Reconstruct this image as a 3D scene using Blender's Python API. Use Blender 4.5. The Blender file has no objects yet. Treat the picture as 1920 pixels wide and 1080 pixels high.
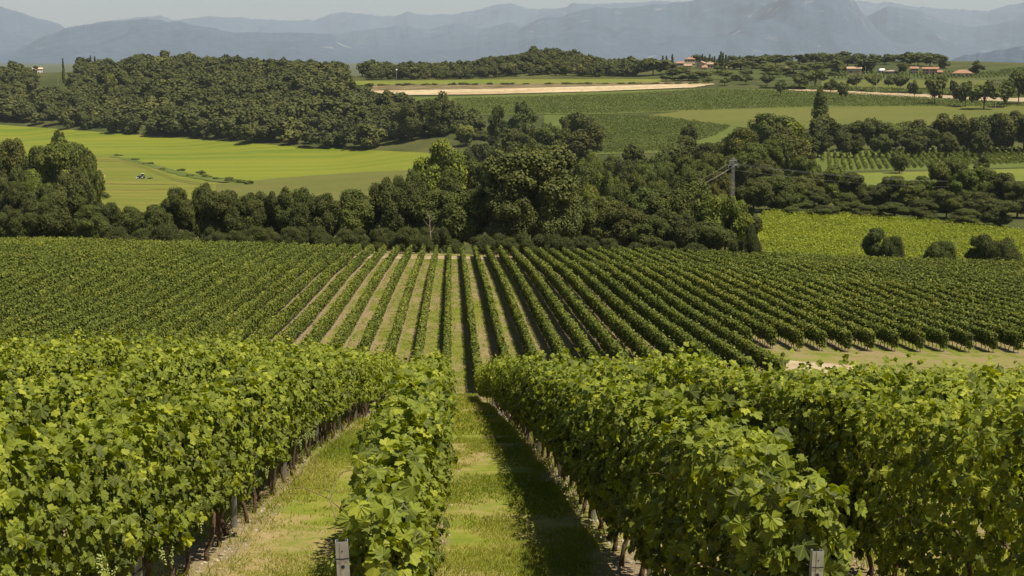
import bpy, math, random
import numpy as np
from mathutils import Vector, Matrix

# ------------------------------------------------------------------ camera, sky, sun, exposure
SC = bpy.context.scene
COL = SC.collection
F = 2667.0                                   # focal length in pixels of the 1920 px wide photograph
PITCH = math.radians(9.37)
YAW = math.radians(2.44)                     # the vine rows run along +Y, the camera looks slightly to their right
fwd = np.array([math.sin(YAW) * math.cos(PITCH), math.cos(YAW) * math.cos(PITCH), -math.sin(PITCH)])
rgt = np.array([math.cos(YAW), -math.sin(YAW), 0.0])
upv = np.cross(rgt, fwd)

cam_d = bpy.data.cameras.new("camera")
cam_d.sensor_width = 36.0
cam_d.lens = 36.0 * F / 1920.0
cam_d.clip_start = 0.1
cam_d.clip_end = 150000.0
cam = bpy.data.objects.new("camera", cam_d)
COL.objects.link(cam)
cam.matrix_world = Matrix(((rgt[0], upv[0], -fwd[0], 0), (rgt[1], upv[1], -fwd[1], 0), (rgt[2], upv[2], -fwd[2], 0), (0, 0, 0, 1)))
SC.camera = cam

SUN_AZ, SUN_EL = math.radians(121), math.radians(64)      # azimuth clockwise from +Y
world = bpy.data.worlds.new("World")
SC.world = world
world.use_nodes = True
wn = world.node_tree
sky = wn.nodes.new("ShaderNodeTexSky")
sky.sky_type = 'NISHITA'
sky.sun_disc = False
sky.sun_elevation = SUN_EL
sky.sun_rotation = SUN_AZ
sky.altitude = 200
sky.air_density = 1.0
sky.dust_density = 1.0
bg = wn.nodes["Background"]
bg.inputs["Strength"].default_value = 0.05
wn.links.new(sky.outputs[0], bg.inputs["Color"])

sun_d = bpy.data.lights.new("sun", 'SUN')
sun_d.energy = 5.0
sun_d.angle = math.radians(0.5)
sun_d.color = (1.0, 0.91, 0.74)
sun = bpy.data.objects.new("sun", sun_d)
COL.objects.link(sun)
sdir = Vector((math.cos(SUN_EL) * math.sin(SUN_AZ), math.cos(SUN_EL) * math.cos(SUN_AZ), math.sin(SUN_EL)))
sun.rotation_euler = (-sdir).to_track_quat('-Z', 'Y').to_euler()
sun.location = (40, -40, 90)

SC.view_settings.view_transform = 'Standard'
SC.view_settings.look = 'None'
SC.view_settings.exposure = 0.6
SC.view_settings.gamma = 1.0
SC.render.engine = 'CYCLES'
cy = SC.cycles
cy.max_bounces = 6
cy.diffuse_bounces = 1
cy.glossy_bounces = 1
cy.transmission_bounces = 1
cy.transparent_max_bounces = 4
cy.volume_bounces = 1
cy.caustics_reflective = False
cy.caustics_refractive = False
cy.use_denoising = True
cy.denoising_prefilter = 'ACCURATE'
cy.denoiser = 'OPENIMAGEDENOISE'
cy.denoising_input_passes = 'RGB_ALBEDO_NORMAL'

RNG = np.random.default_rng(7)
R = math.radians


# ------------------------------------------------------------------ projection and terrain helpers
def ray(px, py):
    u = (np.asarray(px, float) - 960) / F
    v = (540 - np.asarray(py, float)) / F
    d = fwd + u[..., None] * rgt + v[..., None] * upv
    return d / np.linalg.norm(d, axis=-1, keepdims=True)


def to_px(P):
    P = np.asarray(P, float)
    z = P @ fwd
    return 960 + F * (P @ rgt) / z, 540 - F * (P @ upv) / z


def ss(a, b, x):
    t = np.clip((np.asarray(x, float) - a) / (b - a), 0, 1)
    return t * t * (3 - 2 * t)


def hash2(i, j, seed):
    h = (i.astype(np.int64) * 374761393 + j.astype(np.int64) * 668265263 + seed * 1274126177) & 0xFFFFFFFF
    h = ((h ^ (h >> 13)) * 1274126177) & 0xFFFFFFFF
    h = (h ^ (h >> 16)) & 0xFFFFFF
    return h / float(0xFFFFFF) * 2 - 1


def vn(x, y, seed=0):
    """value noise in -1..1"""
    x = np.asarray(x, float); y = np.asarray(y, float)
    x, y = np.broadcast_arrays(x, y)
    i = np.floor(x); j = np.floor(y)
    fx = x - i; fy = y - j
    fx = fx * fx * (3 - 2 * fx); fy = fy * fy * (3 - 2 * fy)
    a = hash2(i, j, seed); b = hash2(i + 1, j, seed); c = hash2(i, j + 1, seed); d = hash2(i + 1, j + 1, seed)
    return (a * (1 - fx) + b * fx) * (1 - fy) + (c * (1 - fx) + d * fx) * fy


def fbm(x, y, seed=0, oct=4):
    s = 0; a = 1; t = 0
    for k in range(oct):
        s = s + a * vn(x * 2 ** k, y * 2 ** k, seed + k * 17); t += a; a *= .5
    return s / t


_py = np.array([-300, -120, -60, -10, 0, 6.5, 11, 25, 40, 55, 75, 90, 100, 113, 123, 154, 168, 200, 240, 262, 300, 400.])
_pz = np.array([2, 6, 4, -.7, -1.75, -3.65, -4.65, -7.3, -10.6, -14.0, -18.7, -21.9, -23.2, -24.2, -24.8, -27.2, -28.0, -30.6, -34.2, -36.4, -40, -48.])
_ty = np.arange(-300, 400, .5)
_tz = np.interp(_ty, _py, _pz)
_k = np.exp(-.5 * (np.arange(-24, 25) * .5 / 4.0) ** 2); _k /= _k.sum()
_tzs = np.convolve(np.pad(_tz, 24, mode='edge'), _k, mode='valid')
_wn = ss(3, 14, np.abs(_ty - 3)); _tz = _tz * (1 - _wn) + _tzs * _wn

FC = np.array([-500, 0, 300, 600, 850, 1100, 1400, 1700, 2000, 2500.])
FD = np.array([250, 270, 300, 350, 420, 500, 600, 700, 800, 900, 1000, 1150, 1300, 1450, 1600, 1800, 2200, 3000, 6000, 60000.])
FT = np.array([
    [-34, -36, -40, -46, -52, -60, -68, -70, -70, -70, -70, -70, -66, -50, -34, -26, -45, -72, -80, -80],
    [-33, -35, -39, -45, -50, -59, -67, -70, -70, -70, -70, -70, -68, -48, -32, -24, -45, -72, -80, -80],
    [-34, -36, -40, -47, -54, -63, -69, -70, -70, -70, -70, -68, -50, -33, -19, -20, -45, -72, -80, -80],
    [-35, -37, -41, -48, -56, -64, -69, -70, -70, -70, -68, -52, -36, -25, -25, -32, -50, -72, -80, -80],
    [-35.5, -38, -42, -48, -56, -63, -67, -68, -66, -62, -54, -39, -30, -25, -23, -30, -50, -72, -80, -80],
    [-36, -38, -42, -47, -53, -57, -59, -58, -55, -49, -42.5, -36, -28, -23, -20, -28, -50, -72, -80, -80],
    [-37.5, -39, -43, -44.6, -46, -49, -52, -53, -51, -45, -40, -34, -26, -19, -13.5, -9, -30, -70, -80, -80],
    [-38.5, -41, -43.6, -44.5, -45.5, -48, -51, -52, -51, -44, -39.5, -34, -27, -19, -13, -9, -30, -70, -80, -80],
    [-39, -42, -44, -44.5, -45.5, -48, -51, -52, -51, -44, -39.5, -34, -27, -19, -13, -12, -30, -70, -80, -80],
    [-39, -42, -44, -44.5, -45.5, -48, -51, -52, -51, -44, -39.5, -34, -27, -19, -13, -12, -30, -70, -80, -80]])


def g(X, Y):
    X = np.asarray(X, float); Y = np.asarray(Y, float)
    X, Y = np.broadcast_arrays(X, Y)
    a = np.interp(Y, _ty, _tz)
    a = a + .65 * ss(0, 6, -X) * ss(12, 38, Y) * (1 - ss(70, 105, Y))
    a = a - .60 * ss(2.5, 9, X) * ss(12, 38, Y) * (1 - ss(80, 110, Y))
    a = a - .030 * np.clip(X, 0, 140) * ss(60, 115, Y)
    a = a + .026 * np.clip(-X, 0, 110) * ss(130, 230, Y)
    a = a + .04 * vn(X / 3.1, Y / 3.7, 3) + .25 * vn(X / 17, Y / 19, 5) * ss(20, 60, np.abs(Y))
    r = np.hypot(X, Y)
    front = Y > 0.05 * r
    th = np.arctan2(X, np.maximum(Y, 1e-3)) - YAW
    px = np.where(front, 960 + F * np.tan(np.clip(th, -1.2, 1.2)) * 1.013, np.where(X > 0, 2500, -500))
    px = np.clip(px, FC[0], FC[-1]); rr = np.clip(r, FD[0], FD[-1])
    i = np.clip(np.searchsorted(FC, px) - 1, 0, len(FC) - 2)
    lr = np.log(rr); LD = np.log(FD)
    j = np.clip(np.searchsorted(LD, lr) - 1, 0, len(FD) - 2)
    tx = (px - FC[i]) / (FC[i + 1] - FC[i]); tx = tx * tx * (3 - 2 * tx)
    ty = (lr - LD[j]) / (LD[j + 1] - LD[j])
    # Catmull-Rom along the distance, smooth step across
    def cr(ii):
        p0 = FT[ii, np.maximum(j - 1, 0)]; p1 = FT[ii, j]; p2 = FT[ii, j + 1]; p3 = FT[ii, np.minimum(j + 2, len(FD) - 1)]
        m1 = (p2 - p0) * .4; m2 = (p3 - p1) * .4
        t = ty
        return (2 * t**3 - 3 * t**2 + 1) * p1 + (t**3 - 2 * t**2 + t) * m1 + (-2 * t**3 + 3 * t**2) * p2 + (t**3 - t**2) * m2
    f = cr(i) * (1 - tx) + cr(i + 1) * tx
    f = f + 15 * np.exp(-((px - 1005) / 95.) ** 2 - ((r - 1580) / 120.) ** 2)          # wooded knoll
    f = f + 5 * np.exp(-((px - 1300) / 70.) ** 2 - ((r - 1500) / 90.) ** 2)            # village knoll
    f = f + .6 * vn(X / 60, Y / 60, 9) * ss(300, 500, r) * (1 - ss(550, 620, r) * (1 - ss(950, 1100, r)))
    w = ss(248, 285, r)
    return a * (1 - w) + f * w


def hit(px, py, d0=6.0, d1=6000.0):
    """the place on the ground that shows at a pixel"""
    px = np.atleast_1d(np.asarray(px, float)); py = np.atleast_1d(np.asarray(py, float))
    D = ray(px, py)
    t = np.geomspace(d0, d1, 900)
    P = D[:, None, :] * t[None, :, None]
    below = P[..., 2] <= g(P[..., 0], P[..., 1])
    k = np.argmax(below, axis=1)
    k = np.where(below.any(axis=1), np.maximum(k, 1), len(t) - 1)
    ta = t[k - 1]; tb = t[k]
    for _ in range(14):
        tm = (ta + tb) / 2
        Q = D * tm[:, None]
        b = Q[:, 2] <= g(Q[:, 0], Q[:, 1])
        tb = np.where(b, tm, tb); ta = np.where(b, ta, tm)
    Q = D * tb[:, None]
    Q[:, 2] = g(Q[:, 0], Q[:, 1])
    return Q


def at(px, d):
    """a ground point in the column of a pixel at a distance"""
    D = ray(np.array([px]), np.array([100.]))[0]
    D = D / math.hypot(D[0], D[1])
    x, y = D[0] * d, D[1] * d
    return np.array([x, y, float(g(x, y))])


def z_at(py, d, px=960.0):
    """height that shows at pixel row py, in column px, at horizontal distance d"""
    D = ray(np.array([px]), np.array([float(py)]))[0]
    return d * D[2] / math.hypot(D[0], D[1])


def inpoly(px, py, poly):
    c = np.zeros(np.shape(px), bool)
    n = len(poly)
    for i in range(n):
        x0, y0 = poly[i]; x1, y1 = poly[(i + 1) % n]
        if y0 == y1: continue
        k = ((y0 > py) != (y1 > py)) & (px < (x1 - x0) * (py - y0) / (y1 - y0) + x0)
        c ^= k
    return c


# ------------------------------------------------------------------ mesh and object helpers
def mesh(name, V, Fs, mats=(), val=None, smooth=False, luv=None, mid=None):
    """Fs: list of (m,k) int arrays"""
    me = bpy.data.meshes.new(name)
    V = np.asarray(V, np.float32)
    Fs = [np.asarray(f, np.int32) for f in Fs if len(f)]
    me.vertices.add(len(V)); me.vertices.foreach_set("co", V.ravel())
    loops = np.concatenate([f.ravel() for f in Fs])
    tot = np.concatenate([np.full(len(f), f.shape[1], np.int32) for f in Fs])
    st = np.concatenate([[0], np.cumsum(tot)[:-1]]).astype(np.int32)
    me.loops.add(len(loops)); me.loops.foreach_set("vertex_index", loops)
    me.polygons.add(len(tot)); me.polygons.foreach_set("loop_start", st)
    me.polygons.foreach_set("use_smooth", np.full(len(tot), smooth, bool))
    if mid is not None: me.polygons.foreach_set("material_index", np.asarray(mid, np.int32))
    me.update(calc_edges=True)
    if val is not None:
        a = me.attributes.new("v", 'FLOAT', 'FACE'); a.data.foreach_set("value", np.asarray(val, np.float32))
    if luv is not None:
        a = me.attributes.new("luv", 'FLOAT2', 'POINT'); a.data.foreach_set("vector", np.asarray(luv, np.float32).ravel())
    for m in mats: me.materials.append(m)
    return me


def obj(name, me, parent=None, loc=None):
    o = bpy.data.objects.new(name, me); COL.objects.link(o)
    if parent is not None: o.parent = parent
    if loc is not None: o.location = loc
    return o


def tag(o, label=None, cat=None, group=None, kind=None):
    if label: o["label"] = label
    if cat: o["category"] = cat
    if group: o["group"] = group
    if kind: o["kind"] = kind
    return o


def empty(name, loc=(0, 0, 0), rz=0.0):
    o = bpy.data.objects.new(name, None); COL.objects.link(o)
    o.location = loc; o.rotation_euler = (0, 0, rz); o.empty_display_size = .2
    return o


class MB:
    """collects simple solids into one mesh"""
    def __init__(s): s.v = []; s.f = {}; s.n = 0
    def add(s, V, Fc):
        V = np.asarray(V, float)
        for f in Fc: s.f.setdefault(len(f), []).append([i + s.n for i in f])
        s.v.append(V); s.n += len(V); return s
    def box(s, x0, x1, y0, y1, z0, z1):
        return s.add([(x0, y0, z0), (x1, y0, z0), (x1, y1, z0), (x0, y1, z0), (x0, y0, z1), (x1, y0, z1), (x1, y1, z1), (x0, y1, z1)],
                     [(0, 3, 2, 1), (4, 5, 6, 7), (0, 1, 5, 4), (1, 2, 6, 5), (2, 3, 7, 6), (3, 0, 4, 7)])
    def tube(s, pts, rad, n=6):
        pts = [np.asarray(p, float) for p in pts]
        rad = [rad] * len(pts) if np.isscalar(rad) else rad
        V = []; Fc = []
        for k, p in enumerate(pts):
            d = pts[min(k + 1, len(pts) - 1)] - pts[max(k - 1, 0)]
            d = d / (np.linalg.norm(d) + 1e-9)
            a = np.cross(d, (0, 0, 1) if abs(d[2]) < .9 else (1, 0, 0)); a /= np.linalg.norm(a)
            b = np.cross(d, a)
            for i in range(n):
                t = 2 * math.pi * i / n
                V.append(p + rad[k] * (math.cos(t) * a + math.sin(t) * b))
        for k in range(len(pts) - 1):
            for i in range(n):
                j = (i + 1) % n
                Fc.append((k * n + i, k * n + j, (k + 1) * n + j, (k + 1) * n + i))
        Fc.append(tuple(range(n - 1, -1, -1))); Fc.append(tuple((len(pts) - 1) * n + i for i in range(n)))
        return s.add(V, Fc)
    def mesh(s, name, mat, smooth=False):
        return mesh(name, np.concatenate(s.v), [np.array(f) for f in s.f.values()], (mat,), smooth=smooth)
    def build(s, name, mat, parent=None, smooth=False, loc=None):
        return obj(name, s.mesh(name, mat, smooth), parent, loc)


# ------------------------------------------------------------------ materials
MATS = {}


def newmat(name):
    m = bpy.data.materials.new(name); m.use_nodes = True
    nt = m.node_tree
    b = nt.nodes["Principled BSDF"]
    return m, nt, b


def N(nt, t, **kw):
    n = nt.nodes.new(t)
    for k, v in kw.items(): setattr(n, k, v)
    return n


def mixc(nt, fac, a, b):
    n = N(nt, "ShaderNodeMix", data_type='RGBA')
    for s, v in ((0, fac), (6, a), (7, b)):
        if isinstance(v, bpy.types.NodeSocket): nt.links.new(v, n.inputs[s])
        elif s == 0: n.inputs[0].default_value = v
        else: n.inputs[s].default_value = (*v, 1)
    return n.outputs[2]


def mth(nt, op, a, b=0.0, clamp=False):
    n = N(nt, "ShaderNodeMath", operation=op, use_clamp=clamp)
    for s, v in ((0, a), (1, b)):
        if isinstance(v, bpy.types.NodeSocket): nt.links.new(v, n.inputs[s])
        else: n.inputs[s].default_value = v
    return n.outputs[0]


def ramp(nt, x, a, b):
    n = N(nt, "ShaderNodeMapRange", interpolation_type='SMOOTHSTEP')
    nt.links.new(x, n.inputs[0]); n.inputs[1].default_value = a; n.inputs[2].default_value = b
    return n.outputs[0]


def noise(nt, scale, detail=4, rough=.55, vec=None, dist=0.0):
    n = N(nt, "ShaderNodeTexNoise")
    n.inputs["Scale"].default_value = scale; n.inputs["Detail"].default_value = detail
    n.inputs["Roughness"].default_value = rough; n.inputs["Distortion"].default_value = dist
    if vec is not None: nt.links.new(vec, n.inputs["Vector"])
    return n.outputs[0]


def pos(nt, scale=None):
    p = N(nt, "ShaderNodeNewGeometry").outputs["Position"]
    if scale is None: return p
    m = N(nt, "ShaderNodeVectorMath", operation='MULTIPLY'); nt.links.new(p, m.inputs[0]); m.inputs[1].default_value = scale
    return m.outputs[0]


def bump(nt, b, h, strength, dist):
    n = N(nt, "ShaderNodeBump"); n.inputs["Strength"].default_value = strength; n.inputs["Distance"].default_value = dist
    nt.links.new(h, n.inputs["Height"]); nt.links.new(n.outputs[0], b.inputs["Normal"])


def leaf_mat(name, lo, mid, hi, trans=.35, rough=.5, spec=.35, veins=False, tint=False):
    """foliage: per leaf tone from attribute v, light coming through the blade; veins only on the big near leaves"""
    m, nt, b = newmat(name)
    at_ = N(nt, "ShaderNodeAttribute", attribute_name="v").outputs["Fac"]
    c = mixc(nt, ramp(nt, at_, 0, .55), lo, mid)
    c = mixc(nt, ramp(nt, at_, .5, 1.0), c, hi)
    if tint:
        oi = N(nt, "ShaderNodeObjectInfo")
        mm = N(nt, "ShaderNodeMix", data_type='RGBA', blend_type='MULTIPLY'); mm.inputs[0].default_value = 1
        nt.links.new(c, mm.inputs[6]); nt.links.new(oi.outputs["Color"], mm.inputs[7]); c = mm.outputs[2]
    if veins:
        uv = N(nt, "ShaderNodeAttribute", attribute_name="luv").outputs["Vector"]
        sp = N(nt, "ShaderNodeSeparateXYZ"); nt.links.new(uv, sp.inputs[0])
        x, y = sp.outputs[0], sp.outputs[1]
        ang = mth(nt, 'ABSOLUTE', mth(nt, 'ARCTAN2', x, y))
        rr = mth(nt, 'SQRT', mth(nt, 'ADD', mth(nt, 'MULTIPLY', x, x), mth(nt, 'MULTIPLY', y, y)))
        d = mth(nt, 'MINIMUM', ang, mth(nt, 'MINIMUM', mth(nt, 'ABSOLUTE', mth(nt, 'SUBTRACT', ang, .87)), mth(nt, 'ABSOLUTE', mth(nt, 'SUBTRACT', ang, 1.85))))
        d = mth(nt, 'MULTIPLY', d, rr)
        vein = mth(nt, 'SUBTRACT', 1.0, ramp(nt, d, .008, .035))
        c = mixc(nt, mth(nt, 'MULTIPLY', vein, .22), c, tuple(min(1, k * 1.5 + .03) for k in hi))
        nz = noise(nt, 3.0, 3, vec=uv)
        c = mixc(nt, mth(nt, 'MULTIPLY', ramp(nt, nz, .5, .75), .35), c, lo)
    # underside is paler and greyer
    bf = N(nt, "ShaderNodeNewGeometry").outputs["Backfacing"]
    pale = mixc(nt, .35, c, (.17, .20, .06))
    c2 = mixc(nt, bf, c, pale)
    nt.links.new(c2, b.inputs["Base Color"])
    b.inputs["Roughness"].default_value = rough
    b.inputs["Specular IOR Level"].default_value = spec
    tr = N(nt, "ShaderNodeBsdfTranslucent")
    yel = mixc(nt, 1.0, c, c)
    mul = N(nt, "ShaderNodeMix", data_type='RGBA', blend_type='MULTIPLY'); mul.inputs[0].default_value = 1
    nt.links.new(c, mul.inputs[6]); mul.inputs[7].default_value = (1.5, 1.45, .55, 1)
    nt.links.new(mul.outputs[2], tr.inputs["Color"])
    ms = N(nt, "ShaderNodeMixShader"); ms.inputs[0].default_value = trans
    nt.links.new(b.outputs[0], ms.inputs[1]); nt.links.new(tr.outputs[0], ms.inputs[2])
    nt.links.new(ms.outputs[0], nt.nodes["Material Output"].inputs["Surface"])
    return m


def solid(name, col, rough=.7, metal=0.0, nscale=3.0, namt=.25, bumpd=0.0, spec=.3):
    if name in MATS: return MATS[name]
    m, nt, b = newmat(name)
    n = noise(nt, nscale, 5, vec=N(nt, "ShaderNodeTexCoord").outputs["Object"])
    dk = tuple(c * (1 - namt) for c in col); lt = tuple(min(1, c * (1 + namt)) for c in col)
    nt.links.new(mixc(nt, ramp(nt, n, .3, .7), dk, lt), b.inputs["Base Color"])
    b.inputs["Roughness"].default_value = rough; b.inputs["Metallic"].default_value = metal
    b.inputs["Specular IOR Level"].default_value = spec
    if bumpd: bump(nt, b, n, .6, bumpd)
    MATS[name] = m
    return m


def field_mat(name, cols, s1=.02, s2=.3, stretch=(1, 1, 1), stripe=None, amt=.5):
    """a crop or grass sheet: broad patches, fine grain and drill lines in its own colours"""
    m, nt, b = newmat(name)
    P = pos(nt, stretch)
    n1 = noise(nt, s1, 4, .5, P); n2 = noise(nt, s2, 4, .7, pos(nt))
    c = mixc(nt, ramp(nt, n1, .35, .65), cols[0], cols[1])
    c = mixc(nt, mth(nt, 'MULTIPLY', ramp(nt, n2, .45, .7), amt), c, cols[2])
    if stripe:
        ang, sp, amount = stripe
        s = N(nt, "ShaderNodeSeparateXYZ"); nt.links.new(pos(nt), s.inputs[0])
        u = mth(nt, 'ADD', mth(nt, 'MULTIPLY', s.outputs[0], math.cos(ang) / sp), mth(nt, 'MULTIPLY', s.outputs[1], math.sin(ang) / sp))
        w = mth(nt, 'ADD', mth(nt, 'MULTIPLY', mth(nt, 'SINE', mth(nt, 'MULTIPLY', mth(nt, 'ADD', u, mth(nt, 'MULTIPLY', n1, 3.0)), 6.283)), .5), .5)
        c = mixc(nt, mth(nt, 'MULTIPLY', w, amount), c, cols[2])
    nt.links.new(c, b.inputs["Base Color"])
    b.inputs["Roughness"].default_value = .9; b.inputs["Specular IOR Level"].default_value = .1
    return m


# ground: grass alleys with dry patches, stony soil strips under the vine rows, rough grass elsewhere
def ground_mat():
    m, nt, b = newmat("grassland")
    P = pos(nt)
    s = N(nt, "ShaderNodeSeparateXYZ"); nt.links.new(P, s.inputs[0])
    big = noise(nt, .25, 5, .6, pos(nt, (1, .35, 1))); mid = noise(nt, 1.3, 5, .65, P); fine = noise(nt, 14, 4, .7, P); grit = noise(nt, 45, 3, .7, P)
    green = mixc(nt, ramp(nt, mid, .3, .7), (.140, .180, .018), (.240, .235, .042))
    dry = mixc(nt, ramp(nt, fine, .35, .65), (.250, .195, .075), (.38, .29, .155))
    c = mixc(nt, ramp(nt, mth(nt, 'ADD', mth(nt, 'MULTIPLY', big, .65), mth(nt, 'MULTIPLY', mid, .35)), .43, .57), green, dry)
    c = mixc(nt, mth(nt, 'MULTIPLY', ramp(nt, fine, .52, .72), .5), c, (.10, .12, .02))
    slope2 = mth(nt, 'MULTIPLY', ramp(nt, s.outputs[1], 88, 98), .85)      # the far slope carries a poorer, browner sward
    poor = N(nt, 'ShaderNodeMix', data_type='RGBA', blend_type='MULTIPLY'); poor.inputs[0].default_value = 1
    nt.links.new(c, poor.inputs[6]); poor.inputs[7].default_value = (.68, .70, .72, 1)
    c = mixc(nt, slope2, c, poor.outputs[2])
    u = mth(nt, 'MULTIPLY', mth(nt, 'ADD', s.outputs[0], .45), 1 / 2.2)
    dist = mth(nt, 'MULTIPLY', mth(nt, 'ABSOLUTE', mth(nt, 'SUBTRACT', u, mth(nt, 'ROUND', u))), 2.2)
    dist = mth(nt, 'ADD', dist, mth(nt, 'MULTIPLY', mth(nt, 'SUBTRACT', mid, .5), .55))
    soilc = mixc(nt, ramp(nt, grit, .4, .62), (.14, .10, .06), (.30, .235, .155))
    infield = mth(nt, 'MULTIPLY', mth(nt, 'LESS_THAN', s.outputs[1], 262), mth(nt, 'GREATER_THAN', s.outputs[1], 2))
    head = mth(nt, 'MULTIPLY', mth(nt, 'GREATER_THAN', s.outputs[0], 22.5), mth(nt, 'MULTIPLY', mth(nt, 'GREATER_THAN', s.outputs[1], 88), mth(nt, 'LESS_THAN', s.outputs[1], 120.5)))
    infield = mth(nt, 'MULTIPLY', infield, mth(nt, 'SUBTRACT', 1.0, head))
    fac = mth(nt, 'MULTIPLY', mth(nt, 'SUBTRACT', 1.0, ramp(nt, dist, .22, .44)), infield)
    patchy = ramp(nt, noise(nt, .5, 4, .6, pos(nt, (1, .22, 1))), .40, .60)
    c = mixc(nt, mth(nt, 'MULTIPLY', fac, mth(nt, 'ADD', mth(nt, 'MULTIPLY', patchy, .65), .3)), c, soilc)
    far = ramp(nt, s.outputs[1], 258, 275)
    rough_ = mixc(nt, ramp(nt, noise(nt, .02, 5, .6, P), .35, .65), (.040, .052, .014), (.080, .082, .024))
    c = mixc(nt, far, c, rough_)
    nt.links.new(c, b.inputs["Base Color"])
    b.inputs["Roughness"].default_value = .95; b.inputs["Specular IOR Level"].default_value = .1
    bump(nt, b, mth(nt, 'ADD', fine, mth(nt, 'MULTIPLY', grit, .5)), .7, .03)
    return m


GROUND = ground_mat()
VINE_NEAR = leaf_mat("vine_leaf_near", (.032, .048, .003), (.190, .232, .009), (.43, .45, .030), .28, .5, .13, veins=True)
VINE = leaf_mat("vine_leaf", (.018, .035, .003), (.092, .122, .007), (.26, .26, .023), .18, .6, .12)
VINE_YEL = leaf_mat("vine_leaf_yellow", (.10, .125, .008), (.275, .315, .018), (.44, .46, .04), .28, .65, .1)
VINE_FAR = leaf_mat("vine_leaf_far", (.045, .068, .010), (.088, .118, .016), (.15, .17, .028), .2, .6, .2)
TREE = leaf_mat("tree_leaf", (.019, .024, .004), (.056, .063, .010), (.135, .135, .023), .18, .65, .12, tint=True)
WOODS = leaf_mat("wood_leaf", (.014, .017, .005), (.042, .042, .010), (.130, .120, .028), .12, .7, .08)
BARK = solid("bark", (.09, .065, .045), .9, nscale=8, namt=.4, bumpd=.02)
VBARK = solid("vine_bark", (.10, .065, .045), .9, nscale=30, namt=.45, bumpd=.01)
STEEL = solid("galvanised_steel", (.42, .43, .44), .42, .7, nscale=18, namt=.12)
GRASSB = leaf_mat("grass_blade", (.150, .205, .014), (.275, .300, .032), (.46, .38, .13), .3, .6, .15)
HOLE = solid("dark_hole", (.02, .02, .02), .8)

# ------------------------------------------------------------------ ground sheet
def build_ground():
    rad = np.concatenate([[0.0], np.geomspace(.8, 150, 460), np.geomspace(151.5, 60000, 260)])
    az = np.concatenate([np.linspace(-32, 36, 400), np.linspace(36, 328, 60)[1:-1]])
    az = np.radians(az)
    A, Rr = np.meshgrid(az, rad[1:], indexing='xy')
    X = np.sin(A) * Rr; Y = np.cos(A) * Rr
    V = np.stack([X, Y, g(X, Y)], -1).reshape(-1, 3)
    n = len(az); k = len(rad) - 1
    V = np.concatenate([V, [[0, 0, float(g(0., 0.))]]])
    i = np.arange(n); j = (i + 1) % n
    Q = []
    for r in range(k - 1):
        Q.append(np.stack([r * n + i, (r + 1) * n + i, (r + 1) * n + j, r * n + j], -1))
    T = np.stack([np.full(n, k * n), i, j], -1)
    o = obj("ground", mesh("ground", V, [np.concatenate(Q)[:, ::-1], T[:, ::-1]], (GROUND,), smooth=True))
    tag(o, kind="structure")
    o.data.update()
build_ground()


def sheet(name, edges, mat, nu=24, nv=12, lift=.25, kind="structure", label=None, rough=0.0):
    """ground cover draped on the terrain; edges = (far edge, near edge) as pixel polylines of equal length"""
    far, near = [np.array(e, float) for e in edges]
    def res(e):
        t = np.linspace(0, len(e) - 1, nu)
        return np.stack([np.interp(t, np.arange(len(e)), e[:, 0]), np.interp(t, np.arange(len(e)), e[:, 1])], -1)
    fa, ne = res(far), res(near)
    Pf = hit(fa[:, 0], fa[:, 1]); Pn = hit(ne[:, 0], ne[:, 1])
    tv = np.linspace(0, 1, nv)[:, None, None]
    P = Pf[None] * (1 - tv) + Pn[None] * tv
    x, y = P[..., 0], P[..., 1]
    if rough:
        x = x + rough * vn(x / (3 * rough), y / (3 * rough), 21); y = y + rough * vn(x / (3 * rough), y / (3 * rough), 22)
    V = np.stack([x, y, g(x, y) + lift], -1).reshape(-1, 3)
    a = np.arange(nv - 1)[:, None] * nu + np.arange(nu - 1)[None]
    Q = np.stack([a, a + nu, a + nu + 1, a + 1], -1).reshape(-1, 4)
    o = obj(name, mesh(name, V, [Q], (mat,), smooth=True))
    tag(o, label, None, None, kind)
    return o


# ------------------------------------------------------------------ vine rows
_half = [(0, 1.0), (9, .84), (16, .90), (26, .66), (37, .83), (49, .96), (59, .80), (69, .83), (81, .60), (94, .72), (106, .78), (121, .62), (139, .63), (157, .50), (172, .16)]
OUT0 = np.array([(math.sin(R(a)) * r, math.cos(R(a)) * r) for a, r in _half] + [(-math.sin(R(a)) * r, math.cos(R(a)) * r) for a, r in reversed(_half[1:])])
_h1 = [(0, 1.0), (26, .68), (49, .95), (80, .62), (108, .78), (150, .52)]
OUT1 = np.array([(math.sin(R(a)) * r, math.cos(R(a)) * r) for a, r in _h1] + [(-math.sin(R(a)) * r, math.cos(R(a)) * r) for a, r in reversed(_h1[1:])])
OUT2 = np.array([(0, 1.0), (.62, .25), (0, -.42), (-.62, .25)])


def unit(v): return v / (np.linalg.norm(v, axis=-1, keepdims=True) + 1e-9)


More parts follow.
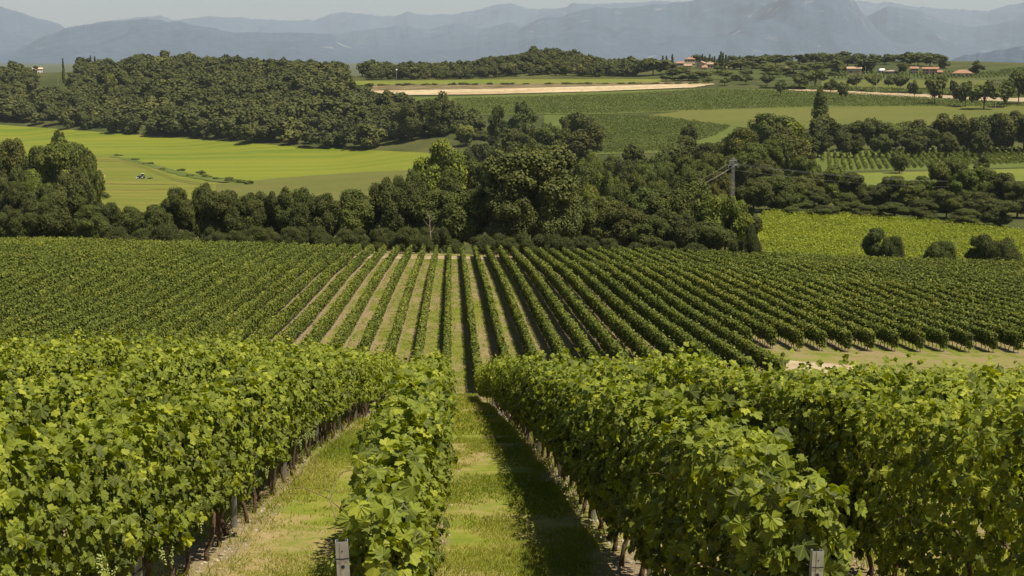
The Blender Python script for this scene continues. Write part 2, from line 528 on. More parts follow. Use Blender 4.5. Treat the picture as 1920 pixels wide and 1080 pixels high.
def leaves(P, Nn, T, S, out, rng, fan=True, curl=.28):
    """one leaf blade per point: P place, Nn blade normal, T direction of the tip, S size"""
    n = len(P); k = len(out)
    T = unit(T - (T * Nn).sum(-1, keepdims=True) * Nn)
    B = np.cross(T, Nn)
    r2 = (out ** 2).sum(-1)
    ang = np.arctan2(out[:, 0], out[:, 1])
    ph = rng.uniform(0, 6.28, (n, 1)); cu = curl * rng.uniform(.2, 1.5, (n, 1))
    zz = -cu * r2[None] + .12 * np.sin(3 * ang[None] + ph) + rng.uniform(-.25, .75, (n, 1)) * np.abs(out[:, 0])[None] + .05 * rng.normal(size=(n, k))
    L = out[None, :, 0, None] * B[:, None] + out[None, :, 1, None] * T[:, None] + zz[..., None] * Nn[:, None]
    V = P[:, None] + L * S[:, None, None]
    if fan:
        V = np.concatenate([V, (P + .05 * S[:, None] * Nn)[:, None]], 1)
        b = np.arange(n)[:, None] * (k + 1)
        i = np.arange(k)
        Fc = np.stack([b + i, b + (i + 1) % k, np.broadcast_to(b + k, (n, k))], -1).reshape(-1, 3)
        luv = np.tile(np.concatenate([out, [[0, 0]]]), (n, 1))
        return V.reshape(-1, 3), Fc, k, luv
    Fc = (np.arange(n)[:, None] * k + np.arange(k)[None])
    luv = np.tile(out, (n, 1))
    return V.reshape(-1, 3), Fc, 1, luv


def hedge_leaves(X, y, rng, seed, w0=.27, z0=.52, z1=1.70, droop=1.0, taper=None, lump=.45):
    """points, normals and tips on the leafy wall of a trellised row"""
    n = len(y)
    top = rng.random(n) < .24
    side = np.where(rng.random(n) < .5, -1., 1.)
    vig = vn(y / 1.05, np.full(n, X), seed)                       # vigour of each vine
    tp = np.ones(n) if taper is None else ss(taper[0] - 3, taper[0] + 11, y)
    if taper is not None: w0 = w0 * (taper[1] + (1 - taper[1]) * tp)
    else: w0 = np.full(n, w0)
    zt = z1 + .10 * vig - (0 if taper is None else taper[2] * (1 - ss(taper[0], taper[0] + 3.5, y))) + .09 * vn(y / .45, np.full(n, X + 5.), seed + 1)
    zb = z0 + .13 * vn(y / .7, np.full(n, X + 9.), seed + 2)
    t = rng.random(n) ** .9
    z = zb + (zt - zb) * t
    w = w0 * (1 + .25 * vig) * (1 - .35 * np.clip((t - .75) / .25, 0, 1) ** 2) * (1 - .45 * np.clip((.2 - t) / .2, 0, 1))
    w = w * (1 + lump * vn(y / .38, z / .33, seed + 3))
    dep = rng.random(n) ** 1.5
    x = side * w * (1 - .75 * dep) + .035 * rng.normal(size=n)
    x = np.where(top, rng.uniform(-1, 1, n) * w0 * .85, x)
    xc = x + (0 if taper is None else taper[3] * (1 - tp))
    shoot = rng.random(n) < np.clip(.10 + .22 * vn(y / .27, np.full(n, X + 3.), seed + 7), 0, 1)
    z = np.where(top, zt - .05 + .08 * rng.normal(size=n) + np.where(shoot, rng.random(n) ** 1.4 * .36, 0), z)
    P = np.stack([X + xc, y, g(np.full(n, X), y) + z], -1)
    o = np.where(top, x / w0 * .5, side)
    Nn = np.stack([o * rng.uniform(.35, 1.1, n), rng.normal(-.12, .62, n), np.where(top, rng.uniform(.15, 1.15, n), rng.uniform(-.05, .95, n))], -1)
    Nn = unit(Nn)
    T = np.stack([o * .45 + rng.normal(0, .5, n), rng.normal(0, .65, n), -droop * np.where(top, .25, .95) + rng.normal(0, .3, n)], -1)
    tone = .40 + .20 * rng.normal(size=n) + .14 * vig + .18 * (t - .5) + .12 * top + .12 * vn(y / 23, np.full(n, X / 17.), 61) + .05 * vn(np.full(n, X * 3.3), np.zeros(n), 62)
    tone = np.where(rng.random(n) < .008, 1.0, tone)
    return P, Nn, T, np.clip(tone, 0, 1)


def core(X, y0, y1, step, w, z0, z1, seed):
    """dense inside of a row, toned dark to paint the shade there"""
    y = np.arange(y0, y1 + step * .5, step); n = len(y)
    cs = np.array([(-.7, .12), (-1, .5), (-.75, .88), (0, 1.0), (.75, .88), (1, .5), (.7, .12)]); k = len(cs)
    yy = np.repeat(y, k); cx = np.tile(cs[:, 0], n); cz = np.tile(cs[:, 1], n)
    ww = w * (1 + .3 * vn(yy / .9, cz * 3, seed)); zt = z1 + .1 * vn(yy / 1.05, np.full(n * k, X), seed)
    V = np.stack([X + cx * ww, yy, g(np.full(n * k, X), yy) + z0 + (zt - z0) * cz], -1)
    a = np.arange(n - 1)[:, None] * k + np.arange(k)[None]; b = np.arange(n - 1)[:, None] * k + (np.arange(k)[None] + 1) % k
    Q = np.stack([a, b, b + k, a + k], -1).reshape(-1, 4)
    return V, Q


def foliage(X, y0, y1, rng, seed, bands, near=False, w0=.27, z0=.52, z1=1.70, mat=None, corew=0.0, cap=None, taper=None, lump=.45):
    """bands: (d from, d to, leaf outline, fan, leaves per metre, smallest, largest leaf)"""
    Vs, F3, F4, v3, v4, L = [], [], [], [], [], []
    n0 = 0
    for a, b, out, fan, dens, s0, s1 in bands:
        a = max(a, y0); b = min(b, y1)
        if b <= a: continue
        n = int((b - a) * dens)
        y = rng.uniform(a, b, n)
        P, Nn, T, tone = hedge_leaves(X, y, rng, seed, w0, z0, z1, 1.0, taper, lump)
        S = rng.uniform(s0, s1, n) * np.where(rng.random(n) < .2, .65, 1)
        V, Fc, per, luv = leaves(P, Nn, T, S, out, rng, fan)
        Vs.append(V); L.append(luv)
        if fan: F3.append(Fc + n0); v3.append(np.repeat(tone, per))
        else: F4.append(Fc + n0); v4.append(tone)
        n0 += len(V)
    if cap:
        n, out, fan, s0, s1 = cap
        tw = taper[1] if taper else 1.0
        zr = rng.uniform(.25 if fan else z0 - .1, z1 - .02 - (taper[2] if taper else 0), n); x = (taper[3] * .9 if taper else 0) + tw * rng.normal(0, w0 * .62, n).clip(-w0 * 1.3, w0 * 1.3); y = y0 + rng.uniform(.0, .45, n)
        P = np.stack([X + x, y, g(np.full(n, X), y) + zr], -1)
        Nn = unit(np.stack([x / w0 * .6 + rng.normal(0, .35, n), rng.uniform(-1.1, -.3, n), rng.uniform(0, .9, n)], -1))
        T = np.stack([rng.normal(0, .7, n), rng.normal(-.3, .3, n), np.full(n, -.8)], -1)
        V, Fc, per, luv = leaves(P, Nn, T, rng.uniform(s0, s1, n), out, rng, fan)
        tone = np.clip(.48 + .2 * rng.normal(size=n), 0, 1)
        Vs.append(V); L.append(luv)
        if fan: F3.append(Fc + n0); v3.append(np.repeat(tone, per))
        else: F4.append(Fc + n0); v4.append(tone)
        n0 += len(V)
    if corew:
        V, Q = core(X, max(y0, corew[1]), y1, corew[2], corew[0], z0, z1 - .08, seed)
        Vs.append(V); L.append(np.zeros((len(V), 2)) + (.3, .5)); F4.append(Q + n0); v4.append(np.full(len(Q), .05))  # core gets a near-darkest leaf tone: inner shade put into the colour
    Fl = ([np.concatenate(F3)] if F3 else []) + ([np.concatenate(F4)] if F4 else [])
    val = np.concatenate(v3 + v4)
    V = np.concatenate(Vs)
    return V, Fl, val, np.concatenate(L)


ORD = "first second third fourth fifth sixth seventh eighth ninth tenth eleventh twelfth thirteenth fourteenth fifteenth sixteenth seventeenth eighteenth nineteenth twentieth".split()
TENS = {2: "twenty", 3: "thirty", 4: "forty", 5: "fifty", 6: "sixty", 7: "seventy", 8: "eighty", 9: "ninety"}


def ordn(k):
    if k <= 20: return ORD[k - 1]
    return TENS[k // 10] + ("-" + ORD[k % 10 - 1] if k % 10 else "th").replace("yth", "ieth")


# a steel trellis post: folded channel with lips and punched holes
def post_mesh(h, w=.058, d=.036):
    b = MB(); t = .003
    b.box(-w / 2, w / 2, 0, t, -.3, h)
    b.box(-w / 2, -w / 2 + t, t, d, -.3, h); b.box(w / 2 - t, w / 2, t, d, -.3, h)
    b.box(-w / 2 + t, -w / 2 + .014, d - t, d, -.3, h); b.box(w / 2 - .014, w / 2 - t, d - t, d, -.3, h)
    b.box(-.009, .009, -.003, -.0005, -.3, h - .002)
    return b.mesh("post", STEEL)


def trunk_mesh(seed, h=.78):
    rs = random.Random(seed); b = MB()
    pts = [(rs.uniform(-.02, .02) + .03 * math.sin(k * 1.3 + seed), rs.uniform(-.03, .03), -.05 + (h + .05) * k / 6) for k in range(7)]
    b.tube(pts, [.034, .026, .024, .022, .024, .022, .018], 7)
    for s in (-1, 1):
        b.tube([pts[-2], (pts[-1][0], s * .16, h + .02), (pts[-1][0] + rs.uniform(-.03, .03), s * .42, h + .05)], [.018, .014, .009], 5)
    return b.mesh("trunk", VBARK, True)


POST = post_mesh(1.62); POST_IN = post_mesh(1.55)
TRUNKS = [trunk_mesh(s) for s in range(6)]
_hm = MB()
for zz, rr_ in ((1.575, .0035), (1.50, .009)):
    _hm.tube([(0, -.0045, zz), (0, -.0032, zz)], rr_, 14)
HOLES = _hm.mesh("punched_hole", HOLE)
_rm = MB().box(-.0285, .0285, -.0052, -.0032, 1.536, 1.541); RIM = _rm.mesh("wire_clip", HOLE)


def shoot_mesh(seed):
    rng = np.random.default_rng(seed); p = np.zeros(3); pts = [p]
    dv = np.array([rng.uniform(.3, 1), rng.normal(0, .6), rng.uniform(-.1, 1.0)])
    for k in range(4):
        p = p + .09 * unit(dv); dv = dv + np.array([0, 0, -.25]) + rng.normal(0, .2, 3); pts.append(p)
    return MB().tube(pts, [.004, .0035, .003, .0025, .0015], 5).mesh("shoot", solid("green_shoot", (.16, .13, .05), .6), True)


SHOOTS = [shoot_mesh(s) for s in range(6)]


def grape_mesh(seed):
    rs = np.random.default_rng(seed); V = []; T = []
    ico = np.array([(0, 0, 1), (.894, 0, .447), (.276, .851, .447), (-.724, .526, .447), (-.724, -.526, .447), (.276, -.851, .447), (.724, .526, -.447), (-.276, .851, -.447), (-.894, 0, -.447), (-.276, -.851, -.447), (.724, -.526, -.447), (0, 0, -1)])
    tri = [(0, 1, 2), (0, 2, 3), (0, 3, 4), (0, 4, 5), (0, 5, 1), (1, 6, 2), (2, 7, 3), (3, 8, 4), (4, 9, 5), (5, 10, 1), (6, 7, 2), (7, 8, 3), (8, 9, 4), (9, 10, 5), (10, 6, 1), (11, 7, 6), (11, 8, 7), (11, 9, 8), (11, 10, 9), (11, 6, 10)]
    for k in range(60):
        t = rs.random(); rr_ = .042 * (1 - t * .8) * math.sqrt(rs.random()); a = rs.uniform(0, 6.28)
        V.append(ico * .0085 + (rr_ * math.cos(a), rr_ * math.sin(a), -.16 * t)); T += [tuple(i + 12 * k for i in f) for f in tri]
    return mesh("grape_bunch", np.concatenate(V), [np.array(T)], (solid("green_grape", (.25, .28, .09), .35, nscale=20, namt=.2),), smooth=True)


GRAPES = [grape_mesh(s) for s in range(3)]
HOSE = solid("black_hose", (.03, .03, .03), .6)


def side_words(k):      # k >= 0 right of the alley, k < 0 left of it
    return ("right", k + 1) if k >= 0 else ("left", -k)


def vine_row(X, y0, y1, label, group, V, Fl, val, luv, mat):
    oz = np.array([X, y0, float(g(X, y0))])
    e = empty("vine_row", oz)
    tag(e, label, "vine row", group)
    obj("foliage", mesh("foliage", V - oz, Fl, (mat,), val, luv=luv), e)
    return e, oz


SP = 2.2
NEAR_END = 88.0
for k in range(-14, 17):
    X = 1.75 + SP * k
    rng = np.random.default_rng(100 + k)
    start = (6.55 if k == -1 else 6.75) if k in (-1, 0) else max(6.4, abs(X) * F / (1175 if X > 0 else 960) - 1.5)
    end = NEAR_END + 1.2 * vn(np.array([k * .7]), np.array([0.]), 4)[0]
    bands = [(0, 15, OUT0, True, 760, .038, .080), (15, 38, OUT1, True, 520, .046, .082), (38, 120, OUT2, False, 330, .07, .11)]
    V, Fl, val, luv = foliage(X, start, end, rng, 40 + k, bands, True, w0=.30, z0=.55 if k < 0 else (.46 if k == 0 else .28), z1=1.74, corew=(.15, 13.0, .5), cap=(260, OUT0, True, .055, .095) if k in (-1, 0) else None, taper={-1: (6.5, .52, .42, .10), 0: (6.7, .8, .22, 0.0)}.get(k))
    sd, o_ = side_words(k)
    if k == 0: lab = "leafy vine row flanking the grass alley on its right, steel end post at frame bottom"
    elif k == -1: lab = "narrow leafy vine row flanking the grass alley on its left, with steel end post"
    elif k == -2: lab = "tall leafy vine row with dark trunks and grapes, second left of the grass alley"
    else: lab = f"near slope vine row with large leaves, {ordn(o_)} to the {sd} of the grass alley"
    e, oz = vine_row(X, start, end, lab, "leafy vine rows on the near slope", V, Fl, val, luv, VINE_NEAR)
    # trunks and posts where the foot of the row shows
    if -3 <= k <= 3:
        y = start + .35; q = 0
        while y < min(end, 62) and q < 70:
            t = obj("trunk", TRUNKS[(q * 5 + k) % 6], e); t.location = (rng.normal(0, .03), y - oz[1], float(g(X, y)) - oz[2]); t.rotation_euler = (0, rng.normal(0, .05), rng.choice([0, 3.14]) + rng.normal(0, .3))
            y += .85 + rng.normal(0, .05); q += 1
        y = start + (5.2 if k < 1 else 12)
        while y < min(end, 70):
            p = obj("post", POST_IN, e); p.location = (rng.normal(0, .02) - .02, y - oz[1], float(g(X, y)) - oz[2]); y += 5.2
        hp = [(X + .01, yy, float(g(X, yy)) + .46 + .02 * math.sin(yy * 2.1)) for yy in np.arange(start, 60, 1.3)]
        MB().tube([np.array(h) - oz for h in hp], .009, 5).build("drip_hose", HOSE, e)
        for hz in (.78, 1.15, 1.5):
            hp = [(X + .012, yy, float(g(X, yy)) + hz) for yy in np.arange(start - (.05), 40, 2.6)]
            MB().tube([np.array(h) - oz for h in hp], .0018, 4).build("trellis_wire", STEEL, e)
        for q in range(36):
            yy = rng.uniform(start, min(end, 20)); sgn = rng.choice([-1, 1])
            so = obj("shoot", SHOOTS[q % 6], e); so.location = (sgn * .14, yy - oz[1], float(g(X, yy)) - oz[2] + rng.uniform(.75, 1.6)); so.rotation_euler = (0, 0, (0 if sgn > 0 else 3.14) + rng.normal(0, .4))
    if k in (-1, 0):
        px_ = -.0724 * 6.35 if k == -1 else 1.744
        p = obj("post", POST, e); yy = 6.3 if k == -1 else 6.55
        zt = z_at(1003 if k == -1 else 1036, math.hypot(px_, yy), 655 if k == -1 else 1548)
        p.location = (px_ - oz[0], yy - oz[1], zt - 1.62 - oz[2]); p.rotation_euler = (R(3 if k == -1 else 0), R(-2 if k == -1 else 1), R(4))
        p["label"] = "grey steel end post with punched holes"
        for hm, nm in ((HOLES, "punched_hole"), (RIM, "wire_clip")):
            h = obj(nm, hm, p)
    if k in (-3, -2, -1, 0):
        for q in range(26 if k == -2 else 10):
            y = rng.uniform(start + .5, 24); s = 1 if k < 0 else -1
            gb = obj("grape_bunch", GRAPES[q % 3], e)
            gb.location = (s * rng.uniform(.18, .30), y - oz[1], float(g(X, y)) - oz[2] + rng.uniform(.6, .95)); gb.rotation_euler = (rng.normal(0, .15), rng.normal(0, .15), rng.uniform(0, 6))

# the rows on the slope beyond
MID_END = 243.0
for k in range(-37, 50):
    X = 1.75 + SP * k
    rng = np.random.default_rng(900 + k)
    if X > 24: y0 = 121 + .02 * (X - 24)
    elif X > 0: y0 = 92 + ss(10, 22, X) * 8
    else: y0 = 92.0
    y0 = max(float(y0) + rng.normal(0, .25), abs(X) * F / (1100 if X > 0 else 880) - 3)
    y1 = MID_END + rng.normal(0, .5) + (12 * ss(15, 40, X) if X > 0 else 10 * ss(10, 60, -X))
    if y1 - y0 < 6: continue
    bands = [(0, 125, OUT2, False, 210, .10, .16), (125, 165, OUT2, False, 150, .12, .19), (165, 300, OUT2, False, 105, .16, .23)]
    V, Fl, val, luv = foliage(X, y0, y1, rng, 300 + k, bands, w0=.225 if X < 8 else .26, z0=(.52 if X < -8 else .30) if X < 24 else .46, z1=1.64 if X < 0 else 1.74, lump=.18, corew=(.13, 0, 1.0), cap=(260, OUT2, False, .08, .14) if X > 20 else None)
    sd, o_ = side_words(k)
    lab = f"far slope vine row, {ordn(o_)} to the {sd} of the straight grass alley"
    e, oz = vine_row(X, y0, y1, lab, "parallel vine rows on the far slope", V, Fl, val, luv, VINE)
    if X > 8:
        yy = y0 + .3; q = 0
        while yy < min(y1, y0 + (42 if X > 24 else 14)):
            if q % 6 == 0:
                p = obj("post", POST_IN, e); p.location = (0, yy - oz[1], float(g(X, yy)) - oz[2] + (.25 if q == 0 else 0))
            else:
                t = obj("trunk", TRUNKS[(q + k) % 6], e); t.location = (rng.normal(0, .03), yy - oz[1], float(g(X, yy)) - oz[2]); t.rotation_euler = (0, rng.normal(0, .04), rng.uniform(0, 6)); t.scale = (1.5, 1.5, 1.0)
            yy += 1.0; q += 1

# ------------------------------------------------------------------ grass and stones on the alleys
def grass():
    rng = np.random.default_rng(5); Vs = []; vals = []
    def strip(x0, x1, y0, y1, n, h0, h1, w, lean=.5):
        x = rng.uniform(x0, x1, n); y = y0 + (y1 - y0) * rng.random(n)
        keep = rng.random(n) < .52 + .80 * vn(x / .55, y / 1.3, 31) + .3 * vn(x / .2, y / .25, 32)
        x, y = x[keep], y[keep]; n = len(x)
        h = rng.uniform(h0, h1, n); a = rng.uniform(0, 6.28, n); ln = rng.normal(0, lean, (n, 2))
        P = np.stack([x, y, g(x, y) - .005], -1)
        s = np.stack([np.cos(a), np.sin(a), np.zeros(n)], -1) * (w * rng.uniform(.6, 1.3, n))[:, None]
        tip = P + np.stack([ln[:, 0] * h, ln[:, 1] * h, h], -1)
        midp = P * .5 + tip * .5; midp[:, 2] += h * .08
        Vs.append(np.stack([P - s, P + s, midp + s * .7, tip, midp - s * .7], 1).reshape(-1, 3))
        dry = vn(x / 1.1, y / 2.6, 33)
        vals.append(np.clip(.42 - .26 * (y > 90) + .18 * rng.normal(size=n) + .35 * dry, 0, 1))
    for k in range(-4, 4):
        c = .65 + SP * k
        near = k in (-1, 0)
        d0 = max(8.0, abs(c) * F / 1150 - 1)
        if near:
            strip(c - .95, c + .95, 8.3, 17, 52000, .018, .06, .004)
            strip(c - .95, c + .95, 17, 34, 46000, .02, .065, .007)
        if d0 < 34 and not near: strip(c - .9, c + .9, d0, 34, 9000, .05, .12, .012)
        strip(c - .95, c + .95, 34, 92, 26000 if near else 9000, .05, .13, .02)
    for k in range(-9, 10):
        c = .65 + SP * k
        strip(c - .85, c + .85, 92, 240, 6000, .05, .12, .035)
    # weeds along the feet of the rows
    for k in range(-3, 2):
        X = 1.75 + SP * k
        strip(X - .42, X + .42, 7.5, 40, 5000, .05, .2, .006, .7)
    V = np.concatenate(Vs); n = len(V) // 5
    b = np.arange(n)[:, None] * 5
    F5 = b + np.arange(5)[None]
    o = obj("grass", mesh("grass", V, [F5], (GRASSB,), np.concatenate(vals)))
    tag(o, kind="stuff")
    # pale stones on the bare strips
    m = 9000
    kk = rng.integers(-3, 3, m); x = 1.75 + SP * kk + rng.normal(0, .20, m); y = 7.5 + 60 * rng.random(m) ** 1.6
    sz = rng.uniform(.006, .022, m) * (1 + y / 40)
    oc = np.array([(1, 0, 0), (0, 1, 0), (-1, 0, 0), (0, -1, 0), (0, 0, .6), (0, 0, -.5)])
    V = np.stack([x, y, g(x, y) + sz * .2], -1)[:, None] + (oc[None] + rng.normal(0, .22, (m, 6, 3))) * sz[:, None, None]
    tri = np.array([(0, 1, 4), (1, 2, 4), (2, 3, 4), (3, 0, 4), (1, 0, 5), (2, 1, 5), (3, 2, 5), (0, 3, 5)])
    Fc = (np.arange(m)[:, None, None] * 6 + tri[None]).reshape(-1, 3)
    o = obj("pebbles", mesh("pebbles", V.reshape(-1, 3), [Fc], (solid("limestone", (.28, .24, .18), .9, nscale=6, namt=.35),)))
    tag(o, kind="stuff")
grass()

# tracks: the pale headland between the two vineyards and the one at the far end of the rows
DIRT = field_mat("dirt_track", [(.40, .32, .21), (.30, .22, .13), (.18, .17, .06)], .35, 1.2, amt=.5)
sheet("dirt_track", ([(1362, 671), (1440, 672), (1500, 677), (1545, 683), (1600, 688)], [(1380, 716), (1450, 716), (1510, 712), (1560, 700), (1620, 692)]), DIRT, 60, 10, .03, rough=.8)
DRY = field_mat("dry_verge", [(.17, .175, .04), (.22, .17, .08), (.12, .15, .025)], .5, 1.6, amt=.5)
sheet("dry_verge", ([(1480, 668), (1600, 670), (1760, 671), (1930, 671)], [(1480, 686), (1600, 688), (1760, 690), (1930, 690)]), DRY, 60, 6, .02, rough=.8)
sheet("dirt_track", ([(640, 478), (780, 480), (900, 481), (1000, 482)], [(640, 484), (780, 486), (900, 486), (1000, 488)]), DIRT, 40, 4, .03)

# ------------------------------------------------------------------ trees
WID = {"dome": 1.0, "round": .80, "tall": .58, "wide": .98, "open": .74, "column": .20, "cypress": .16, "shrub": 1.2}


def tree_meshes(seed, lod, kind="round"):
    """unit-height tree: tapered trunk with limbs, and a crown of leaf sprays on many lobes"""
    rng = np.random.default_rng(seed)
    nl, nq, s = {0: (85, 20000, .0125), 1: (52, 6000, .0205), 2: (24, 800, .046)}[lod]
    if kind == "column":
        t = np.linspace(.06, .95, nl); ca = rng.uniform(0, 6.28, nl)
        rr_ = .10 * np.sin(np.pi * np.clip(t * .86 + .13, 0, 1)) ** .55
        C = np.stack([np.cos(ca) * rr_ * .35, np.sin(ca) * rr_ * .35, t], -1); rad = rr_ * rng.uniform(.8, 1.1, nl) + .015
    elif kind == "cypress":
        t = np.linspace(.05, .95, nl); ca = rng.uniform(0, 6.28, nl)
        rr_ = .085 * (1 - t) ** .45 * np.clip(t * 8, 0, 1) ** .4
        C = np.stack([np.cos(ca) * rr_ * .3, np.sin(ca) * rr_ * .3, t], -1); rad = rr_ * rng.uniform(.8, 1.05, nl) + .012
    else:
        n1, k2 = {0: (17, 7), 1: (13, 5), 2: (9, 3)}[lod]
        d = unit(rng.normal(size=(n1, 3)))
        if kind in ("dome", "shrub"): d[:, 2] = np.abs(d[:, 2]) - (.25 if kind == "dome" else .05)
        sh = {"round": (.36, .36, .43, .50), "tall": (.25, .25, .45, .50), "wide": (.44, .44, .38, .50), "open": (.33, .33, .40, .55), "dome": (.40, .40, .44, .44), "shrub": (.48, .48, .72, .12)}[kind]
        R1 = rng.uniform(.115, .20, n1) * {"open": .78, "tall": .85, "dome": 1.15, "shrub": 1.15}.get(kind, 1.0)
        f = rng.uniform(.45, 1.05, (n1, 1)) ** .6
        C1 = d * (np.array(sh[:3])[None] - .8 * R1[:, None]) * f; C1[:, 2] += sh[3]
        C1[:, :2] += rng.normal(0, .03, (n1, 2))
        sd = unit(rng.normal(size=(n1, k2, 3)) + d[:, None] * .7 + np.array([0, 0, .3]))
        C2 = (C1[:, None] + sd * R1[:, None, None] * .8).reshape(-1, 3); R2 = np.repeat(R1, k2) * rng.uniform(.34, .6, n1 * k2)
        C = np.concatenate([C1, C2]); rad = np.concatenate([R1 * .86, R2])
        keep = C[:, 2] - rad > .03; C, rad = C[keep], rad[keep]
    nl = len(C)
    w = rad ** 2; li = rng.choice(nl, nq * 2, p=w / w.sum())
    d = unit(rng.normal(size=(nq * 2, 3)) + np.array([0, 0, .25]))
    P = C[li] + d * (rad[li] * rng.uniform(.70, 1.16, nq * 2) ** (1 if kind not in ('open', 'shrub') else 1.9))[:, None]
    deep = np.zeros(len(P), bool)
    for c, r_ in zip(C, rad): deep |= ((P - c) ** 2).sum(-1) < (r_ * .66) ** 2
    pk = rng.permutation(np.nonzero(~deep)[0])[:nq]
    P, d, li = P[pk], d[pk], li[pk]
    n = len(P)
    Nn = unit(d + rng.normal(0, .40 if lod < 2 else .28, (n, 3)) + np.array([0, 0, .2]))
    T = rng.normal(size=(n, 3)) + np.array([0, 0, -.4])
    S = s * rng.uniform(.6, 1.35, n)
    if kind in ("column", "cypress"): S = S * .7; T = T + np.array([0, 0, 2.0])
    shp = np.array([(0, 1.0), (.75, .35), (.5, -.6), (-.45, -.7), (-.8, .25)])
    V, Fc, per, luv = leaves(P, Nn, T, S, shp, rng, False, .35)
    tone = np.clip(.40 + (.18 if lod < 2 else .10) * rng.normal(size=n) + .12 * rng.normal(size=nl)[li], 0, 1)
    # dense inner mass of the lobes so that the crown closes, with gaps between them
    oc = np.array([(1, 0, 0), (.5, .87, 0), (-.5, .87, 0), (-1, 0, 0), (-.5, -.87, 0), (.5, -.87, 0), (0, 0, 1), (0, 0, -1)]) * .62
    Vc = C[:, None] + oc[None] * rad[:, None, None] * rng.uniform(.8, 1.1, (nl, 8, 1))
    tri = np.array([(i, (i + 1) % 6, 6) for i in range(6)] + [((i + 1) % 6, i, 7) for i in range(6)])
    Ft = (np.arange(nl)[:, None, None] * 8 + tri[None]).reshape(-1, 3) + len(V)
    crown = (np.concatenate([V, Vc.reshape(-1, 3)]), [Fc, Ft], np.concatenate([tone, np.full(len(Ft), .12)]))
    zmx = np.quantile(crown[0][:, 2], .999); wd = np.quantile(np.abs(crown[0][:, :2]), .993) * 2
    crown[0][:, 2] /= zmx; crown[0][:, :2] *= WID[kind] / wd; C = C * np.array([WID[kind] / wd, WID[kind] / wd, 1 / zmx])
    b = MB()
    top = .62 if kind not in ("cypress", "column") else .9
    if kind == "shrub":
        for a in rng.uniform(0, 6.28, 4): b.tube([(0, 0, -.03), (.12 * math.cos(a), .12 * math.sin(a), .25), (.22 * math.cos(a), .22 * math.sin(a), .5)], [.02, .014, .006], 5)
    else:
        b.tube([(0, 0, -.03), (.004, 0, .12), (-.004, .006, .3), (0, 0, top)], [.026, .019, .015, .006], 7)
        if kind not in ("cypress", "column"):
            for q in np.argsort(-C[:, 2])[:10]:
                z0 = rng.uniform(.18, .4); c = C[q]
                b.tube([(0, 0, z0), (c[0] * .5, c[1] * .5, z0 * .5 + c[2] * .5 + .02), tuple(c)], [.010, .007, .003], 5)
    return crown, b


TM = {}


def tree_data(kind, lod, var):
    key = (kind, lod, var)
    if key not in TM:
        cr, b = tree_meshes(1000 + var * 7 + lod * 131 + (sum(map(ord, kind)) * 13), lod, kind)
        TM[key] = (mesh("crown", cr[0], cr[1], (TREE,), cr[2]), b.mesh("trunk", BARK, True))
    return TM[key]


TREES = []      # every tree placed: (pixel column, belt, object), labelled once all stand


def tree(px, d, top, width, kind="round", col=(1, 1, 1), belt="belt", lod=None, rng=RNG, base=None):
    """px column, d distance, top = pixel row of the tree top, width = crown width in pixels"""
    P = at(px, d)
    h = max(z_at(top, d, px) - P[2], 1.5)
    wm = width * d / F
    if lod is None: lod = 0 if d < 570 else (1 if d < 1000 else 2)
    me, tk = tree_data(kind, lod, int(rng.integers(0, 5 if lod == 0 else 4)))
    e = empty({"column": "poplar_tree", "cypress": "cypress_tree", "shrub": "shrub"}.get(kind, "broadleaf_tree"), P, rng.uniform(0, 6.28))
    s = wm / WID[kind]
    e.scale = (s, s, h)
    c = obj("crown", me, e); j = math.exp(rng.normal(0, .20 if col[0] < 2 else .03)); jh = rng.normal(0, .08); c.color = (col[0] * j * (1 + jh), col[1] * j, col[2] * j * (1 - jh), 1)
    obj("trunk", tk, e)
    TREES.append((px, belt, e, kind, col, h, wm))
    return e


DK = (.66, .66, .52); MD = (1.0, 1.08, .72); YG = (3.5, 3.5, 1.15); GR = (1.15, 1.05, 1.3); BR = (1.0, .80, .62); LG = (1.6, 1.72, .9); PALE = (3.4, 3.2, 3.2)
rt = np.random.default_rng(77)


def jit(a): return a + rt.normal(0, 2)


# belt that closes the far end of the vineyard: (column, top row, width, kind, colour, distance)
B1 = [(-25, 398, 60, 'round', DK, 300), (15, 392, 60, 'wide', DK, 296), (60, 372, 74, 'round', DK, 300), (108, 362, 80, 'round', DK, 305), (150, 385, 60, 'round', MD, 292), (190, 380, 66, 'wide', DK, 300), (232, 388, 62, 'wide', MD, 296), (275, 384, 60, 'round', MD, 292),
      (322, 352, 62, 'round', DK, 300), (362, 345, 66, 'round', DK, 306), (405, 358, 70, 'round', DK, 292), (452, 362, 74, 'wide', DK, 288), (500, 358, 70, 'round', DK, 296), (548, 352, 74, 'round', MD, 290), (600, 362, 80, 'wide', DK, 285), (655, 355, 82, 'round', MD, 286), (705, 335, 84, 'round', DK, 296), (752, 345, 80, 'round', DK, 280),
      (812, 357, 100, 'round', MD, 274), (865, 352, 110, 'round', MD, 270), (1000, 276, 160, 'round', (1.2, 1.15, 1.4), 268), (955, 335, 96, 'round', (1.15, 1.1, 1.35), 264), (1045, 335, 86, 'round', (1.15, 1.1, 1.35), 266), (1085, 385, 90, 'wide', MD, 268), (1130, 370, 96, 'wide', MD, 272), (1180, 385, 96, 'wide', BR, 266), (1215, 352, 96, 'round', MD, 280), (1265, 362, 110, 'round', MD, 268), (1320, 340, 110, 'round', MD, 272), (1368, 365, 90, 'round', LG, 266), (1400, 388, 70, 'round', DK, 270), (1290, 400, 80, 'wide', DK, 262), (1225, 405, 76, 'wide', MD, 261), (1345, 415, 80, 'wide', MD, 261)]
for p, t, w, k, c, d in B1: tree(p, d, t, w * 1.04, k, c, "the vineyard's end belt", rng=rt)
